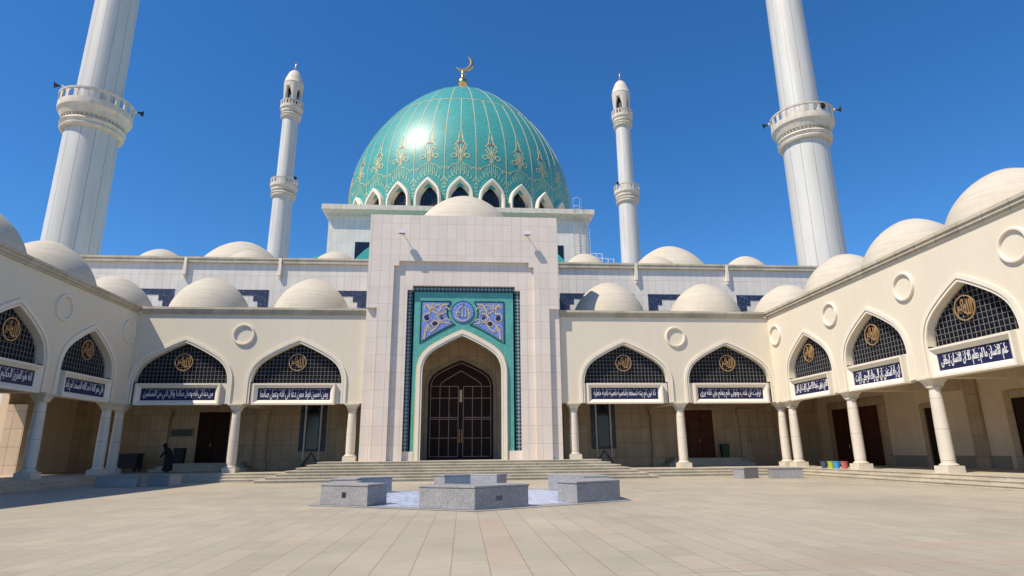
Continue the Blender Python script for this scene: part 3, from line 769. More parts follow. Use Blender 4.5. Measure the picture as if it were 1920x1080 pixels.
# spandrels: blue panels in a black outline with gold arabesques
def spandrel(s):
    cx, cz = -.07, 9.62
    P = [(-2.58, 10.28)] + [(-.78, 10.28)] + [(cx+.93*math.cos(R(a)), cz+.93*math.sin(R(a))) for a in (140, 155, 170, 185, 200, 215, 228)] + [(-.50, 8.85)]
    P += [(-.95, 8.66), (-1.4, 8.42), (-1.9, 8.13), (-2.3, 7.87), (-2.60, 7.70)]
    cen = (-1.75, 9.45)
    m_ = (lambda p: (2*cx-p[0], p[1])) if s > 0 else (lambda p: p)
    ins = [(cen[0]+(x-cen[0])*.90, cen[1]+(z-cen[1])*.90) for x, z in P]
    f = MB(); f.prism_xz([m_(p) for p in ins], .925, .949); o = f.build('spandrel_panel', m_blue, por)
    e = MB(); q = [m_(p) for p in P]; ribbon(e, q+[q[0]], .055, .92, .948); e.build('outline', m_black, o)
    ar = MB(); dk = MB()
    def curl(x, z, r, a0, a1, w=.07, w2=.03): 
        n = 16; pts = []
        for i in range(n+1):
            tt = i/n; aa = R(a0+(a1-a0)*tt); rr = r*(1-.55*tt); pts.append(m_((x+rr*math.cos(aa), z+rr*math.sin(aa))))
        ribbon(ar, pts, w, .905, .925, w2)
    for (x, z, r, a0, a1) in ((-2.2, 9.25, .30, 60, 420), (-1.55, 9.85, .26, 200, -160), (-2.25, 9.9, .22, -60, 250), (-1.35, 9.25, .27, 100, 440), (-1.75, 8.85, .26, 0, 330), (-1.1, 9.75, .2, 0, 300), (-2.25, 8.6, .2, 90, -220), (-1.0, 9.05, .16, 0, 300)):
        curl(x, z, r, a0, a1)
    for pts in ([(-2.35, 7.95), (-2.3, 8.4), (-2.1, 8.8), (-1.9, 9.0)], [(-2.3, 10.1), (-2.0, 9.75), (-1.7, 9.55), (-1.3, 9.5), (-1.05, 9.6)], [(-2.0, 8.4), (-1.7, 8.6), (-1.45, 9.0), (-1.2, 8.95), (-.8, 8.9)],
                [(-1.0, 10.1), (-1.3, 10.05), (-1.5, 9.7), (-1.6, 9.4), (-1.75, 9.1)], [(-1.9, 10.12), (-1.95, 9.8), (-2.1, 9.5), (-2.3, 9.5)]):
        ribbon(ar, [m_(p) for p in pts], .10, .903, .925, .04)
    ar.build('arabesque', m_goldtile, o)
    for (x, z, r) in ((-2.2, 9.25, .17), (-1.72, 8.9, .15), (-1.3, 9.3, .13)): dk = MB(); dk.prism_xz([m_(p) for p in arc_pts(x, z, r, 0, 345, 14)], .915, .9245); dk.build('flower', m_navy, o)
spandrel(-1); spandrel(1)
md = MB(); md.prism_xz(arc_pts(-.07, 9.62, .66, 0, 352, 40), .925, .949); mo = md.build('roundel', m_blue, por)
rb = MB(); ribbon(rb, arc_pts(-.07, 9.62, .68, 0, 360, 40), .04, .915, .949); rb.build('rim', m_navy, mo)
_a = fit_text(text_mesh(shape('الله'), .01, -.006), -.48, .30, 9.32, 9.84, .905, .012); _a.materials.append(m_palegold); link('lettering', _a, mo)
wr = MB(); ribbon(wr, arc_pts(-.07, 9.58, .5, 200, 345, 16), .05, .9, .925); ribbon(wr, [(-.52, 9.5), (-.3, 9.85), (-.07, 10.0), (.2, 9.8), (.4, 9.45)], .05, .9, .925); wr.build('tendril', m_palegold, mo)
rd = MB(); ribbon(rd, [(-.07, 9.98), (-.02, 10.2)], .08, .9, .925, .03); rd.build('flame', m_redtile, mo)
# porch behind the arch
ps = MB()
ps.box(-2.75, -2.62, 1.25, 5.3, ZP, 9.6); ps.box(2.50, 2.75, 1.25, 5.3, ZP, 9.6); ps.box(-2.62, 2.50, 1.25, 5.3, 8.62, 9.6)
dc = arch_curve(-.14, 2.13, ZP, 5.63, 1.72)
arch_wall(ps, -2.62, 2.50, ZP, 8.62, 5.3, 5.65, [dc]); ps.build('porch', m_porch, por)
pm = MB(); arch_band(pm, dc, .0, .22, 5.23, 5.299); pm.build('porch_arch_moulding', m_dado, por)
dp = MB(); arch_fill(dp, offset_curve(dc, -.003), 5.60, 5.75); dr = dp.build('portal_door', m_wood, por)
gl = MB(); y0, y1 = 5.56, 5.60
ic = offset_curve(dc, -.16); ribbon(gl, [p for p in ic if p[1] > 5.5], .05, y0, y1)
ribbon(gl, [(-1.49, 5.63), (-1.45, 5.83), (-1.14, 6.07), (-.14, 6.66), (.86, 6.07), (1.17, 5.83), (1.21, 5.63)], .05, y0, y1)
for s in (-1, 1):
    for k in range(4): x = -.14+s*(.165+k*.605); ribbon(gl, [(x, 1.14), (x, 5.63)], .042, y0, y1)
    for z in (1.14, 2.30, 3.50, 3.61, 4.86, 5.63): ribbon(gl, [(-.14+s*.165, z), (-.14+s*1.98, z)], .042, y0, y1)
gl.build('gilded_strip', m_doorline, dr)
for s in (-1, 1):
    h = MB(); h.tube([(-.14+s*.08, 5.52, 2.0), (-.14+s*.08, 5.47, 2.4), (-.14+s*.08, 5.52, 2.85)], .035, 8); h.build('handle', m_gold, dr)
lk = MB(); lk.box(-.22, -.06, 5.53, 5.60, 4.6, 5.4); lk.build('lock_plate', m_bronze, dr)

# floodlights on arms above the archway
def floodlight(x, z, label):
    t = thing('floodlight', label, 'floodlight', (x, PY+.46, z), 0, 'floodlights on the portal')
    a = MB(); a.tube([(0, 0, 0), (0, -.30, .0), (0, -.50, .02)], .022, 8); a.box(-.07, .07, -.02, 0, -.07, .07); a.build('arm', m_whitept, t)
    h = MB(); h.prism_xz([(-.20, -.13), (.20, -.13), (.16, .10), (-.16, .10)], -.64, -.40); h.build('lamp_housing', m_whitept, t, (0, 0, -.06))
    g = MB(); g.box(-.17, .17, -.60, -.44, -.205, -.191); g.build('lamp_glass', m_glass, t)
floodlight(-3.90, 14.45, 'small white floodlight on an arm at the upper left of the portal')
floodlight(3.75, 14.5, 'small white floodlight on an arm at the upper right of the portal')

# ------------------------------------------------------------------ prayer hall
hall = thing('prayer_hall', 'large white marble prayer hall crowned by a huge turquoise dome, behind the portal', 'mosque', (0, 44, 0))
ZH = 15.37
wl = MB(); wl.box(-36, 36, 0, 90, .0, ZH-.42); wl.build('wall', m_marble, hall)
SEC = [(-36, -20.35), (-20.15, -13.62), (-13.48, 13.05), (13.2, 20.25), (20.4, 36)]
cp = MB()
for a, b in SEC: cp.box(a, b, -.20, .3, ZH-.42, ZH-.14); cp.box(a, b, -.25, .3, ZH-.14, ZH)
cp.build('parapet', m_cornice, hall)
for x in (-20.25, -13.55, 13.12, 20.33):
    b = MB(); b.box(x-.17, x+.03, -.27, -.001, ZH-1.35, ZH-.03); b.box(x-.13, x+.0, -.22, -.001, ZH-1.55, ZH-1.351); b.build('gutter_bracket', m_trim, hall)
# blue stepped frames on the wall
def stepped_frame(x0, x1, z1):
    f = MB(); h = .42
    f.box(x0, x1, -.03, -.001, z1-h, z1)
    for xa, d in ((x0, 1), (x1, -1)):
        for k, (wd, zz) in enumerate(((1.05, .42), (.72, .84), (.42, 1.26))):
            q = sorted((xa, xa+d*wd)); f.box(q[0], q[1], -.03, -.001, z1-h-.42*(k+1), z1-h-.42*k)
        q = sorted((xa, xa+d*.30)); f.box(q[0], q[1], -.03, -.001, 9.8, z1-h-1.26)
    f.build('tile_frame', m_frieze, hall)
for a, b in ((-26.8, -20.9), (-19.9, -14.3), (-13.0, -7.2), (7.1, 12.8), (13.9, 19.8), (20.9, 26.8)): stepped_frame(a, b, 12.97)
# small domes on the roof of the hall
sd = rdome_mesh(2.05, 2.1); bdm = rdome_mesh(3.95, 4.25)
ZR = ZH-.42
for x, s_ in ((-23.7, .97), (-17.0, .97), (-10.35, .98), (9.75, 1.06), (15.7, 1.0), (23.4, 1.06)): o = link('roof_dome', sd, hall, (x, 3.2, ZR+.01)); o.scale = (1, 1, s_)
for x, s_ in ((-19.15, 1), (18.4, 1.06)): o = link('roof_dome', bdm, hall, (x, 7.6, ZR+.02)); o.scale = (1, 1, s_)
# block under the great dome
BX = -.62
bk = MB(); bk.box(BX-13.55, BX+13.55, 16, 43, ZR, 25.2)
bo = bk.build('drum_block', m_marble, hall)
bcn = MB(); bcn.box(BX-13.75, BX+13.75, 15.8, 43.2, 25.2, 25.45); bcn.box(BX-14.2, BX+14.2, 15.25, 43.6, 25.72, 26.25)
v0 = [(BX-13.75, 15.8, 25.45), (BX+13.75, 15.8, 25.45), (BX+13.75, 43.2, 25.45), (BX-13.75, 43.2, 25.45)]; v1 = [(BX-14.2, 15.25, 25.72), (BX+14.2, 15.25, 25.72), (BX+14.2, 43.6, 25.72), (BX-14.2, 43.6, 25.72)]
bcn.add(v0+v1, [(k, (k+1)%4, 4+(k+1)%4, 4+k) for k in range(4)])
bcn.build('cornice', m_minst, bo)
for x in (-10.15, 9.05):
    wn = MB(); wn.box(x-1.2, x+1.2, 15.96, 15.999, 18.0, 22.4); wn.build('window', m_glass, bo)
# turquoise vault between portal and dome block, and side roofs
tv = MB(); n = 24; P = [(BX*.6+10.5*math.cos(math.pi*i/n), 16.9+5.5*math.sin(math.pi*i/n)) for i in range(n+1)]
P = [(P[0][0], ZR)] + P + [(P[-1][0], ZR)]
tv.prism_xz(P, 10.5, 15.95); tv.build('barrel_roof', m_tealroof, hall)
for s in (1, -1):
    r_ = MB(); a = [(s*13.6+BX, 23.6), (s*18.6+BX, 21.9), (s*18.6+BX, ZR), (s*13.6+BX, ZR)]; r_.prism_xz(a, 22, 42); r_.build('side_roof', m_tealroof, hall)

# the great dome
DX, DY = -.69, 29.5                       # in the hall's frame (world y = 73.5)
R0, ZE, HD, PWR, QQ = 14.07, 31.78, 17.26, 1.806, 1/1.419
def dome_r(z):
    if z <= ZE: return R0-.004*(ZE-z)**2
    t = min(.99999, (z-ZE)/HD); return R0*(1-t**PWR)**QQ
gd = MB(); zs_ = [25.6+k*.25 for k in range(25)] + [ZE+HD*(i/44)**.85 for i in range(1, 44)] + [ZE+HD*.9995]
gd.lathe([(max(.05, dome_r(z)), z) for z in zs_], 240)
keep = []
for f in gd.f:
    p = [gd.v[i] for i in f]; cx_, cy_, cz_ = (sum(q[k] for q in p)/len(p) for k in range(3))
    a_ = (math.atan2(cy_, cx_)+math.pi/2)/(2*math.pi/26); a_ = abs(a_-round(a_))*2*math.pi/26*14
    keep.append(not (len(f) == 4 and cz_ < 28.7 and a_ < 1.05))
gd.sm = [x for x, k in zip(gd.sm, keep) if k]; gd.f = [x for x, k in zip(gd.f, keep) if k]
dome = gd.build('dome', m_teal, hall, (DX, DY, 0))
def dpt(a, s, z, off=.03):
    """point on the dome: meridian angle a, s metres sideways, height z"""
    r = dome_r(z); th = a + s/max(r, .5)
    dz = .02; g = (dome_r(z+dz)-r)/dz if z+dz < ZE+HD else -3
    l = math.hypot(1, g); ro = r+off/l; zo = z-off*g/l
    return (ro*math.cos(th), ro*math.sin(th), zo)
def dstroke(mb, a, pts, w, w2=None, off=.03):
    n = len(pts); L_ = []; R_ = []
    for i, p in enumerate(pts):
        q, r = pts[max(i-1, 0)], pts[min(i+1, n-1)]; dx, dz = r[0]-q[0], r[1]-q[1]; l = math.hypot(dx, dz) or 1
        ww = (w if w2 is None else w+(w2-w)*i/(n-1))/2
        L_.append((p[0]-dz/l*ww, p[1]+dx/l*ww)); R_.append((p[0]+dz/l*ww, p[1]-dx/l*ww))
    vs = [dpt(a, x, z, off) for x, z in L_] + [dpt(a, x, z, off) for x, z in R_] + [dpt(a, x, z, -.01) for x, z in L_] + [dpt(a, x, z, -.01) for x, z in R_]
    fs = []
    for i in range(n-1): fs += [(i, n+i, n+i+1, i+1), (i, i+1, 2*n+i+1, 2*n+i), (n+i, 3*n+i, 3*n+i+1, n+i+1)]
    mb.add(vs, fs)
NW = 26; A0 = -math.pi/2
ZRING = 41.55
# meridian lines
rl = MB(); dstroke(rl, A0, [(0, 29+k*(ZE+HD-.25-29)/40) for k in range(41)], .075); rib_l = rl.mesh('rib'); rib_l.materials.append(m_palegold)
rs = MB(); dstroke(rs, A0, [(0, 35.6+k*(ZRING-35.6)/14) for k in range(15)], .075); rib_s = rs.mesh('rib'); rib_s.materials.append(m_palegold)
rg = MB(); n = 160; zz = ZRING
vs = [dpt(2*math.pi*k/n, 0, zz+.05) for k in range(n)] + [dpt(2*math.pi*k/n, 0, zz-.05) for k in range(n)]
rg.add(vs, [(k, (k+1)%n, n+(k+1)%n, n+k) for k in range(n)]); rg.build('ring_line', m_palegold, dome)
# ornament over a window: rays, curls and a pinnacle
og = MB(); gg = MB(); rr_ = MB()
def curlpts(x, z, r, a0, a1, n=12): return [(x+r*(1-.5*i/n)*math.cos(R(a0+(a1-a0)*i/n)), z+r*(1-.5*i/n)*math.sin(R(a0+(a1-a0)*i/n))) for i in range(n+1)]
for k in range(-8, 9):
    t = k/8*1.45; c, s = math.sin(t), math.cos(t); zc = 27.55
    r0, r1 = 1.50+.78*s, (1.74 if k % 2 == 0 else 1.66)+(1.30 if k % 2 == 0 else 1.05)*s
    dstroke(gg, A0, [(c*r0*.95, zc+s*r0*1.08), (c*(r0+r1)/2*.95, zc+s*(r0+r1)/2*1.1), (c*r1*.93, zc+s*r1*1.1)], .20, .10)
for s in (-1, 1):
    mir = lambda P: [(s*x, z) for x, z in P]
    dstroke(og, A0, mir(curlpts(.72, 32.2, .36, 200, -170)), .12, .07)
    dstroke(og, A0, mir([(.12, 31.5), (.4, 31.3), (.72, 31.2), (.98, 31.05), (1.15, 30.8)]), .10, .05)
    dstroke(og, A0, mir([(.45, 32.2), (.35, 32.7), (.5, 33.0), (.72, 33.15)]), .11, .05)
    dstroke(og, A0, mir(curlpts(.45, 33.15, .22, 200, -150)), .10, .06)
    dstroke(og, A0, mir([(.12, 32.6), (.38, 33.6), (.60, 33.8)]), .09, .05)
    dstroke(og, A0, mir([(.70, 33.5), (.36, 34.0), (.18, 34.6), (.08, 35.1)]), .11, .05)
    dstroke(og, A0, mir([(.24, 33.9), (.24, 34.6), (.14, 35.3), (.0, 35.8)]), .08, .05)
    dstroke(og, A0, mir([(.12, 31.6), (.2, 32.3), (.1, 33.0)]), .10, .06)
    dstroke(og, A0, mir(curlpts(1.34, 30.75, .18, 0, 320)), .09, .06)
dstroke(og, A0, [(0, 32.6), (0, 33.6)], .16, .10)
for k in range(-3, 4): dstroke(gg, A0, [(k*.20, 30.45-.10*abs(k)), (k*.215, 31.0-.12*abs(k)), (k*.21, 31.75-.24*abs(k))], .13, .08)
dstroke(og, A0, [(0, 31.5), (0, 32.6)], .10, .14); dstroke(rr_, A0, [(-.22, 33.85), (0, 34.05), (.22, 33.85)], .13, .13, .035)
orn = og.mesh('arabesque'); orn.materials.append(m_palegold); fan = gg.mesh('leaf_fan'); fan.materials.append(m_palegreen); red = rr_.mesh('red_flower'); red.materials.append(m_redtile)
# dormer window: white pointed frame standing out of the dome
def dormer_meshes():
    out = arch_curve(0, 1.42, 25.6, 27.25, 2.45); inn = arch_curve(0, 1.20, 25.6, 27.15, 2.18); gls = arch_curve(0, 1.0, 25.6, 27.05, 1.85)
    f = MB(); n = len(out)
    def loopring(c, y): return [(x, y, z) for x, z in c]
    rings = [loopring(out, -12.2), loopring(out, -14.42), loopring(offset_curve(out, -.06), -14.5), loopring(inn, -14.5), loopring(inn, -14.38), loopring(gls, -13.75), loopring(gls, -13.4)]
    vs = [p for r in rings for p in r]
    f.add(vs, [(l*n+i, l*n+i+1, (l+1)*n+i+1, (l+1)*n+i) for l in range(6) for i in range(n-1)])
    g = MB(); arch_fill(g, offset_curve(gls, .01), -13.58, -13.48)
    gb = MB(); 
    for x in (-.43, 0, .43): gb.box(x-.02, x+.02, -13.63, -13.59, 25.7, arch_z(gls, x)-.05)
    for z in (26.2, 26.8, 27.4): gb.box(arch_x(gls, z)+.03 if arch_x(gls, z) is not None else -.5, -(arch_x(gls, z)+.03) if arch_x(gls, z) is not None else .5, -13.65, -13.631, z-.02, z+.02)
    a = f.mesh('dormer_window'); a.materials.append(m_trim); b = g.mesh('pane'); b.materials.append(m_glass); c = gb.mesh('glazing_bar'); c.materials.append(m_dark)
    return a, b, c
dm = dormer_meshes()
for k in range(NW):
    ang = 2*math.pi*k/NW
    if 8 < k < 18: continue               # far side of the dome
    link('rib', rib_s, dome, rz=ang); link('rib', rib_l, dome, rz=ang+math.pi/NW)
    link('arabesque', orn, dome, rz=ang); link('leaf_fan', fan, dome, rz=ang); link('red_flower', red, dome, rz=ang)
    d_ = link('dormer_window', dm[0], dome, rz=ang); link('pane', dm[1], d_); link('glazing_bar', dm[2], d_)
for k in range(9, 18): link('rib', rib_l, dome, rz=2*math.pi*k/NW+math.pi/NW)
# crescent on the dome
fin = MB(); fin.lathe([(1.5, -.15), (1.55, .0), (1.4, .10), (.35, .22), (.30, .6), (.42, .95), (.62, 1.3), (.70, 1.65), (.62, 2.0), (.38, 2.3), (.22, 2.55), (.20, 2.9), (.30, 3.0), (.30, 3.1), (.18, 3.2), (.15, 3.5)], 24)
fo = fin.build('finial', m_gold, dome, (0, 0, ZE+HD-.15))
def crescent_mesh(ro, th):
    m = MB(); n = 40; rings = []
    for i in range(n+1):
        a = R(-218+ (226)*i/n)             # sweep from left tip through the bottom to the upper right tip
        t = math.sin(math.pi*i/n)**.75; w = .02+ro*.245*t; rc = ro-w
        rings.append([( (rc+w*math.cos(q))*math.cos(a), th*max(.06, t)*math.sin(q), (rc+w*math.cos(q))*math.sin(a)) for q in [2*math.pi*j/8 for j in range(8)]])
    vs = [p for r in rings for p in r]
    fs = [(i*8+j, i*8+(j+1)%8, (i+1)*8+(j+1)%8, (i+1)*8+j) for i in range(n) for j in range(8)] + [tuple(range(8)), tuple(n*8+j for j in range(7, -1, -1))]
    m.add(vs, fs, True); me = m.mesh('crescent'); me.materials.append(m_gold); return me
c_ = link('crescent', crescent_mesh(1.30, .22), fo, (.22, 0, 4.7)); c_.rotation_euler = (0, R(-62), 0)

# access ladder with safety cage on the dome block, and a roof railing
ld = thing('access_ladder', 'grey steel access ladder with safety rails on the right of the dome block', 'ladder', (11.75, 59.6, 20.6))
lr = MB()
for x in (-.35, .35): lr.tube([(x, 0, .3), (x, 0, 7.0)], .035, 6)
for x in (.85, 1.35): lr.tube([(x, .2, .3), (x, .2, 4.4)], .03, 6)
lr.build('rail', m_steel, ld)
ru = MB()
for k in range(20): ru.tube([(-.35, 0, .5+.3*k), (.35, 0, .5+.3*k)], .022, 5)
for k in range(13): ru.tube([(.85, .2, .5+.3*k), (1.35, .2, .5+.3*k)], .022, 5)
ru.build('rung', m_steel, ld)
cg = MB()
for z in (5.0, 5.9, 6.8): cg.tube([(-.35, 0, z), (-.45, -.5, z), (0, -.8, z), (.45, -.5, z), (.35, 0, z)], .022, 5)
for x, y in ((-.45, -.5), (.45, -.5)): cg.tube([(x, y, 5.0), (x, y, 6.85)], .022, 5)
cg.build('cage', m_steel, ld)
rr2 = thing('roof_railing', 'light steel railing on the hall roof right of the dome block', 'railing', (13.6, 58.5, ZR))
q = MB()
for x in (-.8, -.2, .4, 1.0, 1.6): q.tube([(x, 0, 0), (x, 0, 6.1 if x < .5 else 5.6)], .03, 5)
q.build('post', m_whitept, rr2)
q = MB(); q.tube([(-.8, 0, 6.1), (.4, 0, 6.1)], .03, 5); q.tube([(-.8, 0, 5.7), (1.6, 0, 5.5)], .03, 5); q.build('handrail', m_whitept, rr2)

# ------------------------------------------------------------------ minarets
def balcony(z, rs, rb, h=1.15):
    """flared balcony: mouldings, cornice floor, balustrade"""
    b = MB()
    b.lathe([(rs, z), (rs+.30, z+.05), (rs+.36, z+.22), (rs+.24, z+.36), (rs+.30, z+.42), (rs+.42, z+.62), (rs+.34, z+.78), (rs+.16, z+.84), (rs+.16, z+1.05),
             (rs+.40, z+1.12), (rb-.22, z+1.5), (rb-.12, z+1.72), (rb-.02, z+1.80), (rb, z+2.0), (rb, z+2.12), (rs*.9, z+2.13)], 56, cap=False)
    d = b; n = 44
    for k in range(n):
        a = 2*math.pi*k/n; c, s = math.cos(a), math.sin(a); r0, r1 = rs+.16, rs+.32
        t = Vector((-s, c, 0))*.07
        p = [Vector((c*r0, s*r0, z+.86))-t, Vector((c*r1, s*r1, z+.95))-t, Vector((c*r1, s*r1, z+1.09))-t, Vector((c*r0, s*r0, z+1.06))-t]
        q = [v+2*t for v in p]; d.add(p+q, [(0,1,2,3),(7,6,5,4),(0,4,5,1),(1,5,6,2),(2,6,7,3),(3,7,4,0)])
    body = b.mesh('balcony'); body.materials.append(m_minst)
    r_ = MB(); n = 22; zb, zt = z+2.12, z+2.12+h; pr = []
    r_.lathe([(rb-.16, zt-.16), (rb+.03, zt-.16), (rb+.05, zt-.02), (rb-.0, zt), (rb-.16, zt)], 56, cap=False)
    r_.lathe([(rb-.13, zb), (rb, zb), (rb, zb+.22), (rb-.13, zb+.22)], 56, cap=False)
    for k in range(n):
        for dA, wd, z0, z1 in ((0, .055, zb+.22, zt-.16), (.5, .0, 0, 0)):
            if not wd: continue
            a = 2*math.pi*k/n; hh = wd
            P = []
            for rr in (rb-.13, rb-.01):
                for da in (-hh/1.0, hh/1.0): P.append((rr*math.cos(a+da), rr*math.sin(a+da)))
            poly = [P[0], P[2], P[3], P[1]]; r_.prism_xy(poly, z0, z1)
        # arched head of each opening: two little corner haunches
        for sgn in (-1, 1):
            a0 = 2*math.pi*k/n + sgn*.055; a1 = a0 + sgn*.05
            vs = []
            for rr in (rb-.12, rb-.015): vs += [(rr*math.cos(a0), rr*math.sin(a0), zt-.16), (rr*math.cos(a1), rr*math.sin(a1), zt-.16), (rr*math.cos(a0), rr*math.sin(a0), zt-.42)]
            r_.add(vs, [(0,1,2), (3,5,4), (0,3,4,1), (1,4,5,2), (2,5,3,0)])
    rail = r_.mesh('balustrade'); rail.materials.append(m_minst)
    return body, rail
LV = [(28.45, 2.02, 2.78), (43.9, 1.66, 2.28), (59.2, 1.36, 1.95)]
bal = [balcony(*l) for l in LV]
def shaft_seg(z0, z1, r0, r1):
    m = MB(); n = 16; m.lathe([(r0+(r1-r0)*k/n, z0+(z1-z0)*k/n) for k in range(n+1)], 64); me = m.mesh('shaft'); me.materials.append(m_min); return me
sh = [shaft_seg(0, 28.5, 2.10, 2.0), shaft_seg(30.5, 43.95, 1.74, 1.62), shaft_seg(46.0, 59.25, 1.42, 1.34)]
def lantern():
    m = MB(); ro, ri, z0 = 1.42, 1.2, 61.3; nA = 4
    # wall with pointed openings, built by columns of quads round the drum
    n = 72; zt = 66.2
    def low(a):
        u = ((a/(2*math.pi)*nA) % 1)-.5; w_ = .31
        if abs(u) >= w_: return z0
        t = abs(u)/w_; return 63.7+1.6*(1-t**1.6)
    vs = []; 
    for k in range(n):
        a = 2*math.pi*k/n+math.pi/6; c, s = math.cos(a), math.sin(a)
        vs += [(1.40*c, 1.40*s, z0), (1.40*c, 1.40*s, low(a)), (1.66*c, 1.66*s, 65.3), (1.68*c, 1.68*s, zt), (1.1*c, 1.1*s, low(a)), (1.1*c, 1.1*s, zt)]
    fs = []
    for k in range(n):
        j = (k+1) % n; a, b = k*6, j*6; open_ = low(2*math.pi*k/n+math.pi/6) > z0 and low(2*math.pi*j/n+math.pi/6) > z0
        if True: fs += [(a+1, b+1, b+2, a+2), (a+2, b+2, b+3, a+3), (a+1, a+4, b+4, b+1), (a+4, a+5, b+5, b+4)]
    m.add(vs, fs, True)
    m.lathe([(1.68, 66.2), (1.73, 66.25), (1.72, 66.4), (1.64, 66.5), (1.56, 67.1), (1.28, 67.9), (.98, 68.6), (.6, 69.05), (.22, 69.3), (.16, 69.32)], 40)
    me = m.mesh('lantern'); me.materials.append(m_minst)
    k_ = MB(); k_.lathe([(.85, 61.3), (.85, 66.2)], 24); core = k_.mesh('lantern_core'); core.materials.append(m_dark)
    f = MB(); f.lathe([(.16, 69.3), (.12, 69.7), (.24, 69.95), (.12, 70.2), (.06, 70.3), (.05, 70.9)], 12); fi = f.mesh('finial'); fi.materials.append(m_gold)
    return me, core, fi
lan = lantern(); cres_s = crescent_mesh(.34, .07)
MS = 1.30
def minaret(x, y, zoff, label, rot, lift):
    t = thing('minaret', label, 'minaret', (x*MS, y*MS, 1.35*(1-MS)), rot, 'minarets at the corners of the prayer hall'); t.scale = (MS, MS, MS)
    for i, s_ in enumerate(sh):
        q = link('shaft', s_, t, (0, 0, zoff if i else 0))
        if i == 1 and lift: k_ = (13.45+lift)/13.45; q.scale.z = k_; q.location.z = zoff+30.5*(1-k_)
        if i == 2: q.location.z += lift
    for i, b in enumerate(bal):
        o = link('balcony', b[0], t, (0, 0, zoff+(lift if i else 0))); link('balustrade', b[1], o)
    if zoff > 0: l0 = MB(); l0.lathe([(2.0, 28.3), (2.0, 28.5+zoff)], 48); l0.build('shaft', m_min, t)
    o = link('lantern', lan[0], t, (0, 0, zoff+lift)); link('lantern_core', lan[1], o); fo_ = link('finial', lan[2], o); c = link('crescent', cres_s, fo_, (.06, 0, 71.15)); c.rotation_euler.y = R(-62)
    return t
minaret(-32.45, 50, -.35, 'thick white minaret on the left, leaning out of the top of the picture', R(5), 3.6)
minaret(32.2, 50, .75, 'thick white minaret on the right, leaning out of the top of the picture', R(12), 3.6)
minaret(-31.6, 100, .2, 'slim distant minaret with its domed top in sight, left of the turquoise dome', R(25), 0)
minaret(29.15, 100, .7, 'slim distant minaret with its domed top in sight, right of the turquoise dome', R(7), 0)

# horn loudspeakers on the balconies
def horn_meshes():
    h = MB(); h.lathe([(.05, 0), (.07, .12), (.13, .28), (.26, .45), (.30, .48), (.27, .47), (.12, .30), (.05, .2)], 18, cap=False); a = h.mesh('horn'); a.materials.append(m_dark)
    d = MB(); d.lathe([(.10, -.22), (.12, -.18), (.12, -.02), (.05, .0)], 14); d.tube([(0, 0, -.1), (0, -.2, -.1), (0, -.2, -.3)], .03, 6); b = d.mesh('driver'); b.materials.append(m_whitept)
    return a, b
hm = horn_meshes()
def loudspeaker(mx, my, z, ang, rad, label):
    a = R(ang); t = thing('loudspeaker', label, 'loudspeaker', ((mx+rad*math.cos(a))*MS, (my+rad*math.sin(a))*MS, 1.35+(z-1.35)*MS), 0, 'horn loudspeakers on the minarets')
    t.rotation_euler = Vector((math.cos(a), math.sin(a), -.1)).to_track_quat('Z', 'Y').to_euler()
    t.scale = (1.35,)*3; link('horn', hm[0], t); link('driver', hm[1], t)
Zl, Zr = 31.55, 32.65
loudspeaker(-32.45, 50, Zl+.55, 210, 2.75, 'black horn loudspeaker at the left edge of the left minaret balcony')
loudspeaker(-32.45, 50, Zl-.1, 28, 2.95, 'black horn loudspeaker at the right edge of the left minaret balcony')
loudspeaker(32.2, 50, Zr-.25, 150, 2.95, 'horn loudspeaker at the left edge of the right minaret balcony')
loudspeaker(32.2, 50, Zr-.2, -30, 2.95, 'horn loudspeaker at the right edge of the right minaret balcony')
loudspeaker(32.2, 50, Zr-.62, -80, 2.35, 'dark horn loudspeaker behind an opening of the right minaret balustrade')
loudspeaker(-31.6, 100, 47.55, -30, 2.0, 'small horn loudspeaker on the lower balcony of the slim left minaret')
loudspeaker(29.15, 100, 48.0, 215, 2.0, 'small horn loudspeaker on the lower balcony of the slim right minaret')

# ------------------------------------------------------------------ basin with six granite benches
HX, HY, HR = .24, 20.55, 4.88
bn = MB(); hexp = [(HX+(HR-.35)*math.cos(R(-90+60*k)), HY+(HR-.35)*math.sin(R(-90+60*k))) for k in range(6)]
bn.prism_xy(hexp, -.02, .012); tag(bn.build('basin', m_basin), 'flat hexagonal basin floored with blue and white mosaic, ringed by granite benches', 'basin')
kb = MB(); hx2 = [(HX+(HR+.35)*math.cos(R(-90+60*k)), HY+(HR+.35)*math.sin(R(-90+60*k))) for k in range(6)]
vs = [(x, y, .010) for x, y in hx2]+[(x, y, .010) for x, y in hexp]
kb.add(vs, [(k, (k+1)%6, 6+(k+1)%6, 6+k) for k in range(6)]); tag(kb.build('basin_kerb', m_granite), kind='structure')
L_, T2 = 1.62, .85
def vbench():
    """corner block of the hexagon: V in plan, outer corner at the origin pointing to -y"""
    d1 = Vector((math.cos(R(30)), math.sin(R(30)))); d2 = Vector((-d1.x, d1.y)); n1 = Vector((-d1.y, d1.x)); n2 = Vector((d1.y, d1.x))
    o = Vector((0, 0)); inner = Vector((0, T2/math.cos(R(30))))
    return [o, d1*L_, d1*L_+n1*T2, inner, d2*L_+n2*T2, d2*L_]
V6 = vbench()
body = MB(); body.prism_xy([(p.x, p.y) for p in V6], .0, .50)
slab = MB(); ctr = Vector((0, .9)); slab.prism_xy([tuple(ctr+(p-ctr)*1.02) for p in V6], .502, .555)
bme, sme = body.mesh('bench_block'), slab.mesh('bench_top'); bme.materials.append(m_granite); sme.materials.append(m_granite)
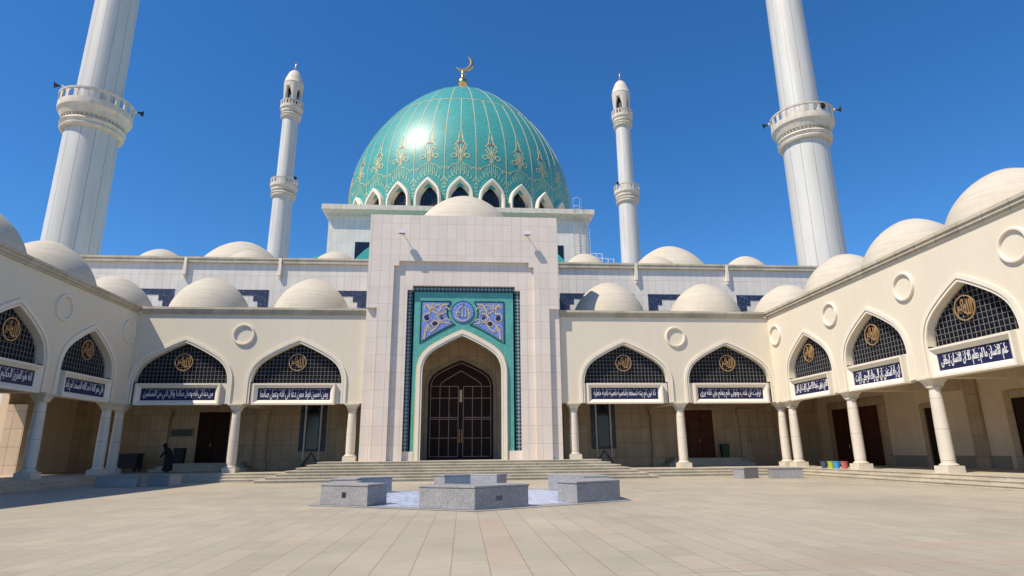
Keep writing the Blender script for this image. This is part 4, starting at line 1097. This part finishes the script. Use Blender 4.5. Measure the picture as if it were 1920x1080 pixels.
LB = ['V-shaped grey granite bench at the front of the basin, nearest the camera', 'V-shaped grey granite bench at the right front of the basin, dark side facing right', 'V-shaped granite bench at the right back of the basin, mostly hidden',
      'V-shaped grey granite bench at the far end of the basin, before the steps', 'V-shaped granite bench at the left back of the basin, mostly hidden', 'V-shaped granite bench at the left front of the basin with a small black socket']
for k in range(6):
    a = R(-90+60*k)
    out_ = .42*(1 if k == 2 else -1 if k == 4 else 0)
    t = thing('granite_bench', LB[k], 'bench', (HX+HR*math.cos(a)+out_, HY+HR*math.sin(a), .012), R(60*k), 'granite benches round the basin')
    link('bench_block', bme, t, bevel=.012); link('bench_top', sme, t, bevel=.01)
    if k == 5:
        s_ = MB(); d = Vector((math.cos(R(30)), math.sin(R(30)))); nn = Vector((d.y, -d.x)); c = d*.82
        pts = [c-d*.07+nn*.008, c+d*.07+nn*.008, c+d*.07+nn*.002, c-d*.07+nn*.002]; s_.prism_xy([tuple(p) for p in pts], .20, .34); s_.build('socket', m_dark, t)
    if k == 0:
        s_ = MB(); d = Vector((math.cos(R(30)), math.sin(R(30)))); nn = Vector((d.y, -d.x)); c = d*.72
        pts = [c-d*.09+nn*.008, c+d*.09+nn*.008, c+d*.09+nn*.002, c-d*.09+nn*.002]; s_.prism_xy([tuple(p) for p in pts], .19, .30); s_.build('socket', m_granite_d, t)
# four small benches near the corners
def small_bench(x, y, rz, L2, label):
    t = thing('granite_bench', label, 'bench', (x, y, 0), rz, 'small granite benches near the steps')
    b = MB(); b.box(-L2/2, L2/2, -.3, .3, 0, .46); b.build('bench_block', m_granite, t, bevel=.012)
    s_ = MB(); s_.box(-L2/2-.03, L2/2+.03, -.33, .33, .462, .52); s_.build('bench_top', m_granite, t, bevel=.01)
small_bench(14.25, 31.1, R(32), 1.25, 'small granite bench at the right, further from the right wing of its pair')
small_bench(16.05, 30.6, R(-8), 1.5, 'small granite bench at the right, next to the steps of the right wing')
small_bench(-15.75, 30.4, R(8), 1.7, 'small granite bench in shadow at the left, nearer the left wing of its pair')
small_bench(-13.95, 30.9, R(-30), 1.5, 'small granite bench in shadow at the left, nearer the sunlight of its pair')

# ------------------------------------------------------------------ small things in the arcades
def bucket(x, y, c, label, s=1.0):
    t = thing('bucket', label, 'bucket', (x, y, ZW), random.random()*3, 'plastic buckets on the arcade floor')
    m = plain('bucket_plastic', c, .35, 0, .12, 6)
    b = MB(); b.lathe([(.125, 0), (.175, .33), (.19, .335), (.19, .355), (.165, .355), (.12, .02)], 24, cap=False); b.lathe([(.125, 0), (.125, .015)], 24)
    o = b.build('tub', m, t); o.scale = (s, s, s)
    h = MB(); h.tube([(.19*math.cos(R(a)), .03, .31+.0*a-.13*math.sin(R(a))) for a in range(0, 181, 15)], .008, 5)
    o = h.build('handle', m_steel, t); o.scale = (s, s, s)
bucket(18.86, 31.8, (.05, .08, .13), 'dark blue bucket at the left end of the row of buckets')
bucket(18.97, 31.35, (.42, .55, .04), 'yellow green bucket between the dark blue and the light blue ones')
bucket(19.02, 30.95, (.04, .32, .68), 'light blue bucket beside the yellow green one')
bucket(19.12, 30.45, (.50, .13, .12), 'red bucket at the right end of the row of buckets')
def bin_(x, y, z, w, h, c, label):
    t = thing('waste_bin', label, 'bin', (x, y, z), R(4))
    m = plain('bin_plastic', c, .5, 0, .1)
    b = MB(); a = w/2; vs = [(-a*.84, -a*.7, 0), (a*.84, -a*.7, 0), (a*.84, a*.7, 0), (-a*.84, a*.7, 0), (-a, -a*.85, h*.93), (a, -a*.85, h*.93), (a, a*.85, h*.93), (-a, a*.85, h*.93)]
    b.add(vs, [(0,3,2,1),(4,5,6,7),(0,1,5,4),(1,2,6,5),(2,3,7,6),(3,0,4,7)]); b.build('tub', m, t, bevel=.02)
    l = MB(); l.box(-a*1.05, a*1.05, -a*.92, a*.92, h*.935, h); l.build('lid', m, t, bevel=.02)
bin_(-17.75, 40.9, ZW+.48, .62, .92, (.012, .014, .02), 'black waste bin under the notice board, left of the dark door')
bin_(17.45, 40.9, ZW+.48, .52, .90, (.01, .055, .035), 'dark green waste bin on the landing right of the brown door')
nb = thing('notice_board', 'dark framed notice board on the shaded rear wall left of the door', 'board', (-18.25, 41.99, 2.52))
f = MB(); f.box(-.72, .72, -.05, 0, 0, .06); f.box(-.72, .72, -.05, 0, .48, .54); f.box(-.72, -.66, -.05, 0, .061, .479); f.box(.66, .72, -.05, 0, .061, .479); f.build('frame', m_dado, nb)
f = MB(); f.box(-.659, .659, -.02, 0, .061, .479); f.build('panel', plain('board_panel', (.05, .055, .045), .4), nb)
ct = thing('storage_chest', 'long dark storage chest on legs in the shaded left corner of the arcade', 'chest', (-20.6, 40.2, ZW))
b = MB(); b.box(-.85, .85, -.4, .4, .22, 1.0); b.build('chest_body', plain('chest_wood', (.022, .022, .03), .6), ct, bevel=.015)
b = MB(); b.box(-.90, .90, -.44, .44, 1.002, 1.10); b.build('lid', plain('chest_lid', (.03, .03, .036), .5), ct, bevel=.015)
lg = MB(); lg.box(-.05, .05, -.05, .05, 0, .22); lme = lg.mesh('leg'); lme.materials.append(m_dark)
for sx in (-1, 1):
    for sy in (-1, 1): link('leg', lme, ct, (sx*.75, sy*.32, 0))

# ------------------------------------------------------------------ the person in black (facing left, leaning forward)
per = thing('person', 'person in long black robe and headscarf walking bent forward in the shaded left arcade', 'person', (-17.35, 38.6, ZW), R(8))
m_skin = plain('skin', (.42, .26, .17), .55, 0, .06); m_robe = plain('black_cloth', (.012, .012, .016), .9, 0, .2, 3); m_shoe = plain('black_shoe', (.01, .01, .01), .4)
def skinned(name, nodes, edges, m, parent, levels=2):
    me = bpy.data.meshes.new(name); me.from_pydata([n[0] for n in nodes], edges, [])
    o = bpy.data.objects.new(name, me); col.objects.link(o)
    sk = o.modifiers.new('skin', 'SKIN'); sk.use_smooth_shade = True
    for v, n in zip(me.skin_vertices[0].data, nodes): v.radius = (n[1], n[2] if len(n) > 2 else n[1])
    me.skin_vertices[0].data[0].use_root = True
    sb = o.modifiers.new('sub', 'SUBSURF'); sb.levels = sb.render_levels = levels
    dg = bpy.context.evaluated_depsgraph_get(); dg.update()
    me2 = bpy.data.meshes.new_from_object(o.evaluated_get(dg)); bpy.data.objects.remove(o)
    me2.materials.clear(); me2.materials.append(m); me2.name = name
    return link(name, me2, parent)
nodes = [((0, 0, .86), .12, .15), ((-.03, 0, 1.02), .11, .14), ((-.10, 0, 1.20), .115, .15), ((-.17, 0, 1.33), .07, .09), ((-.23, 0, 1.40), .045), ((-.28, 0, 1.47), .075, .07), ((-.31, 0, 1.55), .08, .07), ((-.29, 0, 1.60), .05)]
edges = [(0, 1), (1, 2), (2, 3), (3, 4), (4, 5), (5, 6), (6, 7)]
def chain(start, pts):
    i = start
    for p in pts: nodes.append(p); edges.append((i, len(nodes)-1)); i = len(nodes)-1
    return i
for s in (-1, 1):
    wr_ = chain(3, [((-.15, s*.17, 1.30), .052), ((-.14 if s > 0 else -.24, s*.21, 1.06), .042), ((-.22 if s > 0 else -.42, s*.19, .86), .030), ((-.25 if s > 0 else -.46, s*.185, .80), .032, .018)])
    bx, by, bz = nodes[wr_][0]
    for k, (dy, ln) in enumerate(((-.028, .065), (-.010, .078), (.010, .074), (.026, .058))):
        chain(wr_, [((bx-.015, by+dy, bz-.04), .010), ((bx-.03, by+dy*1.1, bz-.04-ln*.6), .009), ((bx-.02, by+dy*1.05, bz-.04-ln), .007)])
    chain(wr_, [((bx-.035, by-s*.02, bz-.015), .010), ((bx-.055, by-s*.022, bz-.05), .008)])
    an = chain(0, [((.0, s*.10, .80), .095), ((-.05 if s > 0 else .05, s*.10, .46), .062), ((.02 if s > 0 else .12, s*.10, .09), .042), ((-.06 if s > 0 else .04, s*.10, .04), .042, .03), ((-.14 if s > 0 else -.04, s*.10, .03), .032, .025)])
skinned('body', nodes, edges, m_skin, per)
def loft(mb, rings, seg=24):
    vs = []; fs = []
    for (cx, cy, z, rx, ry, tilt) in rings:
        for k in range(seg):
            a = 2*math.pi*k/seg; w = 1+.05*math.sin(a*6+z*4)*(1 if z < .8 else .3)
            vs.append((cx+rx*w*math.cos(a), cy+ry*w*math.sin(a), z+tilt*math.cos(a)))
    for i in range(len(rings)-1):
        for k in range(seg): fs.append((i*seg+k, i*seg+(k+1)%seg, (i+1)*seg+(k+1)%seg, (i+1)*seg+k))
    mb.add(vs, fs, True)
rb_ = MB(); loft(rb_, [(.0, 0, .08, .27, .25, 0), (.01, 0, .3, .25, .24, 0), (.01, 0, .6, .23, .225, 0), (.01, 0, .85, .215, .215, .0), (-.01, 0, 1.02, .19, .21, .02), (-.07, 0, 1.18, .185, .225, .04), (-.12, 0, 1.30, .16, .225, .05), (-.18, 0, 1.37, .11, .14, .05), (-.22, 0, 1.41, .07, .08, .04)])
for s in (-1, 1):
    rb_.tube([(-.13, s*.16, 1.31), (-.15 if s > 0 else -.24, s*.215, 1.06), (-.22 if s > 0 else -.41, s*.195, .87)], .085, 10, .06)
rb_.build('robe', m_robe, per)
hd = MB(); loft(hd, [(-.16, 0, 1.30, .14, .17, .03), (-.20, 0, 1.38, .115, .125, .03), (-.25, 0, 1.45, .105, .10, .0), (-.275, 0, 1.52, .115, .105, 0), (-.275, 0, 1.58, .11, .10, 0), (-.27, 0, 1.63, .075, .07, 0), (-.27, 0, 1.655, .02, .02, 0)]); hd.build('headscarf', m_robe, per)
fc = MB(); fc.lathe([(.01, -.085), (.04, -.075), (.062, -.04), (.068, 0), (.06, .045), (.03, .075), (.005, .08)], 20); fo2 = fc.build('face', m_skin, per, (-.345, 0, 1.535)); fo2.scale = (.75, .9, 1)
ft = MB(); ft.box(-.02, .02, -.012, .012, -.03, .012); ft.build('nose', m_skin, fo2, (-.072, 0, -.005))
for s in (-1, 1):
    e = MB(); e.lathe([(.002, -.008), (.009, 0), (.002, .008)], 10); e.build('eye', m_shoe, fo2, (-.062, s*.026, .012))
mo_ = MB(); mo_.box(-.004, .004, -.02, .02, -.004, .004); mo_.build('mouth', m_redtile, fo2, (-.062, 0, -.048))
for s in (-1, 1):
    x = -.07 if s > 0 else .03
    sh_ = MB(); loft(sh_, [(x, s*.10, 0.0, .13, .048, 0), (x, s*.10, .03, .132, .05, 0), (x+.02, s*.10, .07, .10, .045, 0), (x+.06, s*.10, .10, .05, .042, 0)], 16); sh_.build('shoe', m_shoe, per)
